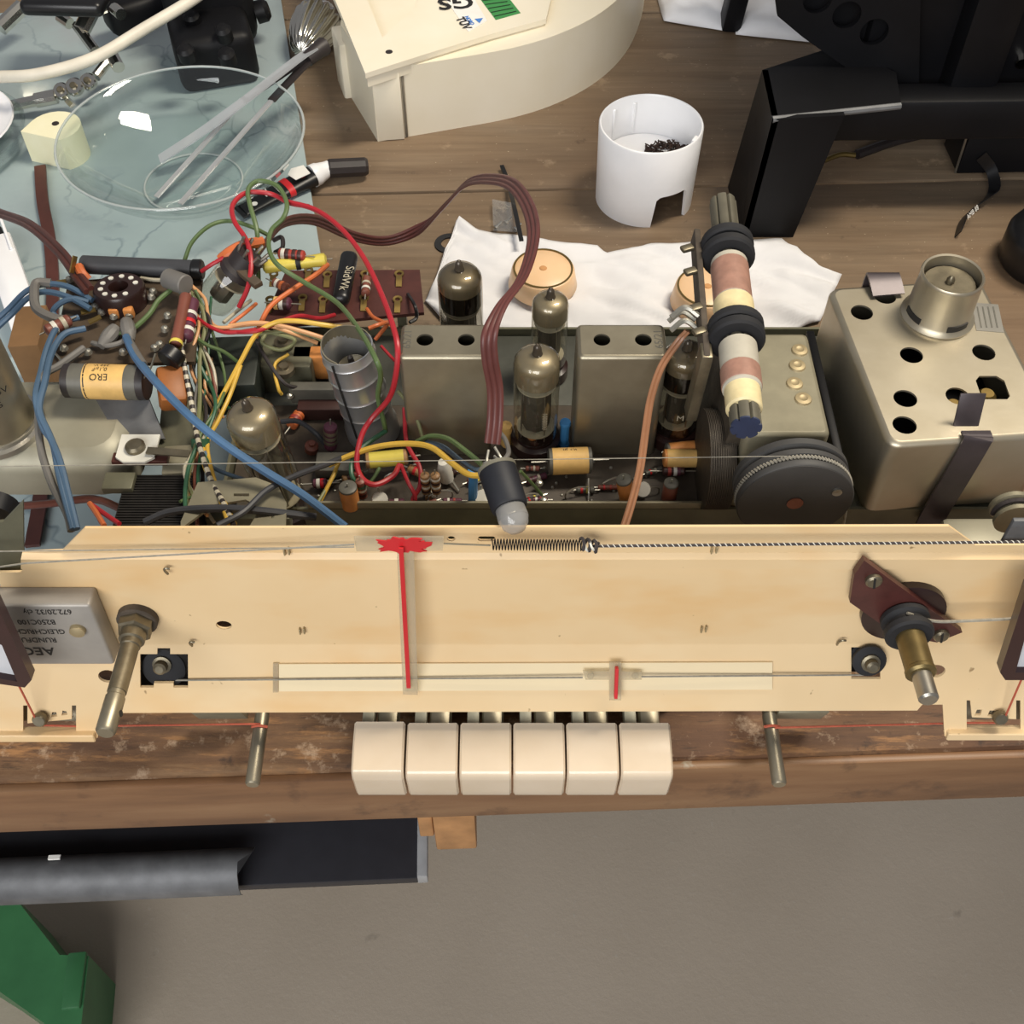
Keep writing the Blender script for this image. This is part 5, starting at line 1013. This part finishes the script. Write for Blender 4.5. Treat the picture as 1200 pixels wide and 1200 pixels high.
MB().tube([(-148.5,464.4,128), (-143.5,465.6,132), (-137.3,471.7,132), (-129.6,477,130)], lambda t: 4.2-1.5*t, 8).build('orange_sleeve', 'orange_wire_m', sv)
MB().box(V((-135.8,452.1,130)), (5, 26, 3), .5, (0, 0, .75)).build('socket_plate', 'board_brown', sv)
mat('card_brown', '#7d5c39', .8, 0, .1)
cb = MB().box(V((-279.9,491.4,40))+V(0, 0, -8), (17, 34, 52), .5, (0, 0, .1)).build('cardboard_piece', 'card_brown'); tag(cb, 'small brown cardboard piece behind the electrolytic can', 'cardboard')
# ---------------------------------------------------------------- wires of the radio
def wire(m, r, pts, name='wire', par=None): return MB().tube(pts, r, 8, 6).build(name, m, par or radio)
wire('green_wire_m', 1.1, [(-171.2,471,122), (-167.2,478.8,128), (-158.8,487,132), (-149.1,491.3,132), (-137,488.9,130), (-129.1,489.4,124)])
wire('green_wire_m', 1.25, [(-133.3,465.2,112), (-132.4,471.5,125), (-132.2,479.7,135), (-136.9,494.3,140), (-138.9,504.7,142), (-134.5,512,142), (-124,507.6,142), (-117.9,495.8,140), (-118.8,486.3,138), (-125,481,134), (-125.2,469.7,132), (-119.1,456.3,132), (-105.7,447.9,128), (-86.5,429.7,130), (-71.2,396.6,142), (-61.3,370.3,150), (-59.8,369.5,140), (-63.3,375.3,120), (-61.6,372.7,105), (-61.9,376.2,95)])
wire('red_wire_m', 1.3, [(-138.8,440,118), (-132.9,444.7,128), (-131.9,456,135), (-135.9,469,138), (-142.8,480.2,140), (-146,492.9,140), (-142.2,503,140), (-135.3,505.2,140), (-126.6,505.7,138), (-116.7,498.4,138), (-106.5,495.6,138)])
wire('red_wire_m', 1.35, [(-119.1,499.9,138), (-102.1,490.1,140), (-86.9,472.1,142), (-73.9,448.3,144), (-63.3,420.7,146), (-55.1,392.6,150), (-51.9,377.9,148), (-53.8,371.7,135), (-58,371.7,122), (-66.4,369,112), (-71.1,361.8,108), (-73.6,352.7,100), (-71,345.5,96), (-64.4,342.1,95), (-56.8,348.2,94), (-54.1,356,93)])
wire('red_wire_m', 1.1, [(-52.3,382.2,105), (-51.2,367.9,98), (-48.5,361.5,96), (-44.1,353.5,94), (-43.9,345.2,90), (-47.2,341.1,86), (-46.9,338.3,83)]); wire('red_wire_m', 1.0, [(-53.3,356,93), (-49.5,346.2,92), (-46.3,341.6,88), (-46.5,338.8,83)])
wire('red_wire_m', 1.1, [(-143.8,421.8,118), (-126.4,418.1,122), (-115.3,427.6,120), (-107.4,435.8,116), (-98.7,440.5,110), (-92.9,449.7,104)]); wire('red_wire_m', 1.1, [(-159.2,458.1,126), (-153.3,458.7,130), (-147.2,461.6,132)])
wire('orange_wire_m', 1.3, [(-97,473.1,118), (-101.9,462.6,120), (-111.2,449.6,122), (-121.3,436.8,122), (-126,428.6,118), (-129.7,426.6,110)]); wire('peach_wire_m', 1.1, [(-141.2,423.9,120), (-127.3,424.2,122), (-114.8,423.9,120), (-102.6,423.3,116), (-92.3,422.6,112)])
wire('orange_wire_m', 1.1, [(-71.7,424.2,118), (-66.3,427.3,118), (-63.4,437.3,110), (-67,437.4,104), (-70.8,435.3,100)]); wire('orange_wire_m', 1.0, [(-62.9,436,110), (-72.2,447.7,104), (-77.2,459.8,99)])
wire('yellow_wire_m', 1.25, [(-84.1,422.7,120), (-94.8,420.8,124), (-107.2,421.1,126), (-117.3,422,124), (-126.7,417.8,120), (-133.1,407.1,114), (-139.2,395.4,108), (-144.6,382,104), (-146.6,364.2,104), (-141.6,341.5,110), (-129.8,319,116), (-119.1,298.2,122)]); wire('yellow_wire_m', 1.1, [(-133.9,404.4,112), (-138,390.4,106), (-141.8,375.3,104), (-144,358.1,106), (-135.7,332.2,112), (-121,296.7,124)])
wire('blue_wire_m', 2.0, [(-188.6,411.7,124), (-177.8,390.8,130), (-161.1,366.1,138), (-141.2,343.2,140), (-125,330.7,136), (-108.5,322.8,128), (-91.6,314.2,122), (-72.4,300.9,116)])
wire('grey_wire_m', 2.1, [(-187.9,411,123), (-180.5,397.5,128), (-172.8,384.2,132)], 'wire_sleeve')
wire('slate_wire_m', 1.6, [(-210.1,417.8,124), (-218.4,411.4,126), (-220.1,395.7,128), (-217.2,373.9,130), (-215.5,357.7,130), (-208,343.8,128), (-200.8,330.4,126), (-194.3,314.2,122), (-188.1,298.5,118)]); wire('slate_wire_m', 1.5, [(-215.3,425.8,124), (-222.3,418.6,126), (-223.2,401.5,128), (-222.1,384.3,128), (-219.1,365.7,130), (-212.4,349,128), (-206.3,340.5,126), (-199.4,322.2,124), (-189.6,298.5,118)])
wire('grey_wire_m', 1.8, [(-207.7,404,124), (-215.3,390.3,126), (-219.8,381.4,128), (-219.5,366.8,126), (-214.2,344,122), (-204.6,323.1,120), (-194.8,307.8,118), (-191.1,299.1,116)])
wire('slate_wire_m', 1.5, [(-211.3,438.3,124), (-224.7,446.3,126), (-237.3,448.3,126), (-247.8,447,122), (-259.5,445.4,112), (-269.7,441.4,105)], 'wire'); wire('slate_wire_m', 1.5, [(-210.8,432,124), (-222.8,438.6,126), (-235.8,442.5,126), (-245.6,441.9,122), (-256.7,441.5,112), (-267.9,435,105)]); wire('slate_wire_m', 1.5, [(-212.8,437.1,124), (-220.4,437.3,126), (-226.5,434.7,125), (-230.1,431.7,122), (-226.5,428.3,120)])
wire('grey_wire_m', 2.4, [(-234,448.9,126), (-240.7,447.8,127), (-239.8,439.4,127), (-236.4,429.8,126), (-228.8,425.8,124), (-223.6,426.1,122)], 'wire_sleeve')
wire('green_wire_m', 1.3, [(-172.3,443.7,126), (-177.4,437.2,125), (-180.6,428.2,124), (-186.8,420.5,122), (-190.7,417.9,121)]); wire('mica', 1.0, [(-190.7,456.4,123), (-183.4,453.9,124), (-176.4,451.5,126)]); wire('grey_wire_m', 1.3, [(-206,410.7,121), (-197.9,407.8,122), (-192.1,409.6,122), (-188.6,413.2,122)]); wire('green_wire_m', 1.0, [(-202.3,414.4,122), (-197.4,415,122), (-192.8,416.9,122)])
b = MB(); 
zz = smooth_path([(-160.3,405.4,126), (-156.4,389.4,120), (-151.6,372.7,114), (-146.7,355.5,112), (-135.9,328.9,116), (-126.2,311,120), (-118.7,295.7,124)], 8)
wm = wire('dark_plastic', 1.2, [(-160.3,405.4,126), (-156.4,389.4,120), (-151.6,372.7,114), (-146.7,355.5,112), (-135.9,328.9,116), (-126.2,311,120), (-118.7,295.7,124)], 'striped_wire')
for i in range(0, len(zz)-2, 2): MB().tube([zz[i], zz[i+1]], 1.28, 8, 0).build('white_stripe', 'mica', wm)
wire('dgreen_wire_m', 1.0, [(-160.5,427.3,118), (-157.7,413.2,114), (-151.9,401.3,108), (-144.4,391.5,100), (-141.1,393.3,92)]); wire('olive_wire_m', 1.1, [(-163.7,446,124), (-156.3,435.5,122), (-153.6,424.2,118), (-154.9,409.2,112), (-151.5,383.9,108), (-148.5,356.4,108), (-148.9,335.5,108), (-144.7,312.5,112)])
wire('dgreen_wire_m', 1.0, [(-147,354.6,110), (-148.7,341.5,110), (-147.2,324.7,112), (-143,305.3,114)]); wire('peach_wire_m', .9, [(-162.7,447.6,126), (-154.9,439.6,124), (-152.6,431.4,120), (-148.8,426.1,118), (-141.5,423.6,118)]); wire('peach_wire_m', .8, [(-150.5,413.3,108), (-151.7,397.4,106), (-147.8,391.5,100), (-142.6,384.7,95)])
wire('olive_wire_m', 1.0, [(-125.3,428.8,112), (-110,424.7,110), (-116.2,419.4,108), (-125.7,422.2,110), (-124.3,427.6,112)]); wire('yellow_wire_m', .9, [(-113.5,420.4,104), (-119.7,413.5,103), (-117.3,402.3,98), (-116.2,402,94)]); wire('dark_plastic', 1.0, [(-129.9,425.6,108), (-120.9,411.3,104), (-113.9,405.2,98), (-107.5,407.1,93)])
wire('bluegrey_wire_m', 1.0, [(-143.6,351.1,108), (-138.1,341.7,108), (-125.4,335.5,108), (-118.3,335.8,104)]); wire('darkgrey_wire_m', 1.8, [(-161.8,306.8,112), (-150,309.4,116), (-129.9,307.4,121), (-111.2,306.4,121), (-86.8,309.6,112)]); wire('darkgrey_wire_m', 1.4, [(-125,294.2,126), (-115.1,301.6,126), (-107.4,315,124), (-97.5,328.2,118), (-87.4,344.9,106), (-79.8,358.8,96)])
wire('darkgrey_wire_m', 1.3, [(-114.5,385.2,92), (-105.5,383.3,94), (-96.7,377.2,92), (-93.1,375.8,86)]); wire('olive_wire_m', .9, [(-92.5,338,86), (-88.3,346.8,88), (-84.3,354.7,90)]); wire('yellow_wire_m', 1.0, [(-83.3,359.5,92), (-86.6,349.4,90), (-92.1,339.6,84)])
wire('dgreen_wire_m', 1.2, [(-61.4,373.5,98), (-69.9,365.2,98), (-75.4,357.1,98), (-76.1,348.1,96), (-73,344.6,92), (-69.8,342.6,90)]); wire('green_wire_m', .9, [(-63.6,355.2,92), (-66.3,350.5,90), (-69.5,346.8,88)])
wire('olive_wire_m', .9, [(-55.3,386.9,112), (-49.5,381.1,108), (-45.3,373.6,104), (-43.2,367.8,100)]); wire('red_wire_m', .8, [(-64.5,409.9,120), (-59.6,406.3,116), (-57,406.2,112)])
yl = wire('yellow_wire_m', 1.4, [(-87.5,353.4,96), (-77.1,355.9,100), (-64.4,356,106), (-49.7,352.9,112), (-37.1,345.5,118), (-26.7,332.3,122), (-18.8,322.5,126), (-11.9,319.2,130), (-3.7,318,136)]); wire('green_wire_m', 1.2, [(-45,357.5,108), (-38,357.6,112), (-29.5,350.7,118), (-21.1,338.2,124), (-14.3,327.7,128), (-12.6,321.4,132)]); wire('bluegrey_wire_m', 1.2, [(-40.2,357.5,108), (-31.7,350.7,112), (-23.2,337.3,118), (-16.7,327.2,124), (-12.7,322.1,130)])
wire('green_wire_m', .8, [(3.9,337.9,110), (8.8,339.6,100), (14.3,343.2,86)]); wire('grey_wire_m', 1.1, [(-3.7,323.6,134), (-1.5,330.2,132), (-3.1,344.8,124), (-6.4,357.3,116)])
tl = MB().strip([(77.2,372,165), (73.6,370.8,160), (66.2,362.9,152), (61.7,352.3,144), (59.1,339.9,138), (55.6,320.4,132), (50.7,301.5,132), (46.2,287,132)], (1, .2, 0), 3.4, 1.8, 6, 2).build('twin_lead', 'twin_brown', radio)
MB().tube([(-257.6,355.9,60), (-227.4,350.7,70), (-202.2,345.4,80), (-179.8,329.7,90)], 2, 8).build('wire', 'res_brown', radio); wire('orange_wire_m', 1.3, [(-192.4,323.7,104), (-187.6,317.2,106), (-181.2,307.9,108)]); wire('red_wire_m', 1.2, [(-191,322.7,104), (-182.2,315.3,106), (-174.6,308.9,108)])
cap_l = slab([V((-212.3,274.1,153)), V((-200.4,274.2,154.5)), V((-189.1,275.3,166)), V((-201.2,271.4,125.8)), V((-222,271.3,124.7))], (0, 1.5, 0)).build('end_plate', 'olive_steel', radio); MB().lathe([(9, 0), (9, 8), (0, 8)], frame(V((-215.4,290,136.2)), (0, 1, 0)), 24).build('cord_wheel', 'black_plastic', radio)
# brown ribbon cable that loops from the left parts over the bench to the lamp
rc_ = MB().strip([(-135,477.6,120), (-132.7,501.6,112), (-129.6,534.4,98), (-120.3,572.2,70), (-101.9,594.5,40), (-81.3,602.7,30), (-58.3,604,40), (-41.3,587.4,70), (-25.5,554.7,110), (-10,516.3,140), (0.9,482.9,160), (8,444.6,175), (9.5,410.1,185), (4.4,378.3,190), (-4.3,360.6,190), (-9.1,348.5,186), (-9.2,343.7,176), (-7.2,340.1,162), (-7.3,334,150), (-8.5,326.4,142)], lambda t: (.35+.6*t, .3-.2*t, 1-.75*t), 7, 1.9, 6, 3).build('ribbon_cable', 'maroon_ribbon'); tag(rc_, 'dark brown flat ribbon cable looping behind the valves to the dial lamp', 'cable')
tc_ = MB().strip([(-371.1,645.2,30), (-322.7,592,60), (-277.5,535.2,95), (-240.5,483.5,118), (-222.5,455.5,126), (-212.6,441.4,128)], (.6, .8, .3), 6, 2.8, 6, 2).build('twin_cable', 'brown_cord'); tag(tc_, 'brown twin cable entering the socket board from the left edge', 'cable')
# thin wires of the loom hanging down beside the socket board
rnd = random.Random(3)
loom = [('olive_wire_m', 0), ('dgreen_wire_m', 1), ('green_wire_m', 2), ('mica', 3), ('res_brown', 4), ('olive_wire_m', 5), ('grey_wire_m', 6), ('dark_plastic', 7), ('dgreen_wire_m', 8), ('peach_wire_m', 9)]
A0 = [(-163.2,442.8,124), (-158.4,427.3,118), (-153.8,405.2,110), (-148.8,380.2,106), (-146.8,358.1,106), (-145.7,335.5,108), (-143.1,314.1,110)]
for m_, k in loom:
    j = [V(rnd.uniform(-6, 10), rnd.uniform(-5, 5), rnd.uniform(-8, 3)) for q in A0]; j[4] = V(rnd.uniform(-1.5, 1.5), 0, rnd.uniform(-1.5, 1.5))
    wire(m_, rnd.choice((.7, .8, .9)), [V(p)+d for p, d in zip(A0, j)])
MB().lathe([(4.4, -2), (4.4, 2)], frame((-147.3,358.7,106), (0, -.7, -.7)), 14).build('cable_tie', 'dgreen_wire_m', radio)
for m_, pts in (('peach_wire_m', [(-157.5,427.3,118), (-144.4,422.7,120), (-128.4,427.3,118), (-116.3,427.9,114), (-99.6,428.5,104)]), ('olive_wire_m', [(-129.3,426.3,112), (-112.4,428.8,112), (-99,428.1,108), (-92.1,427.7,100)]), ('orange_wire_m', [(-140.5,425.2,120), (-134.1,433.9,120), (-131.8,447,114)]), ('mica', [(-145.6,430.8,116), (-141.4,440.6,114), (-136.9,456.4,108)]),
                ('red_wire_m', [(-158.4,430.1,120), (-149.5,422.7,120), (-140.4,419,120), (-127.2,421.5,120)]), ('green_wire_m', [(-157.6,418.1,118), (-150.6,414.1,116), (-143.8,414,112), (-137.7,414.3,104)])):
    wire(m_, .95, pts)
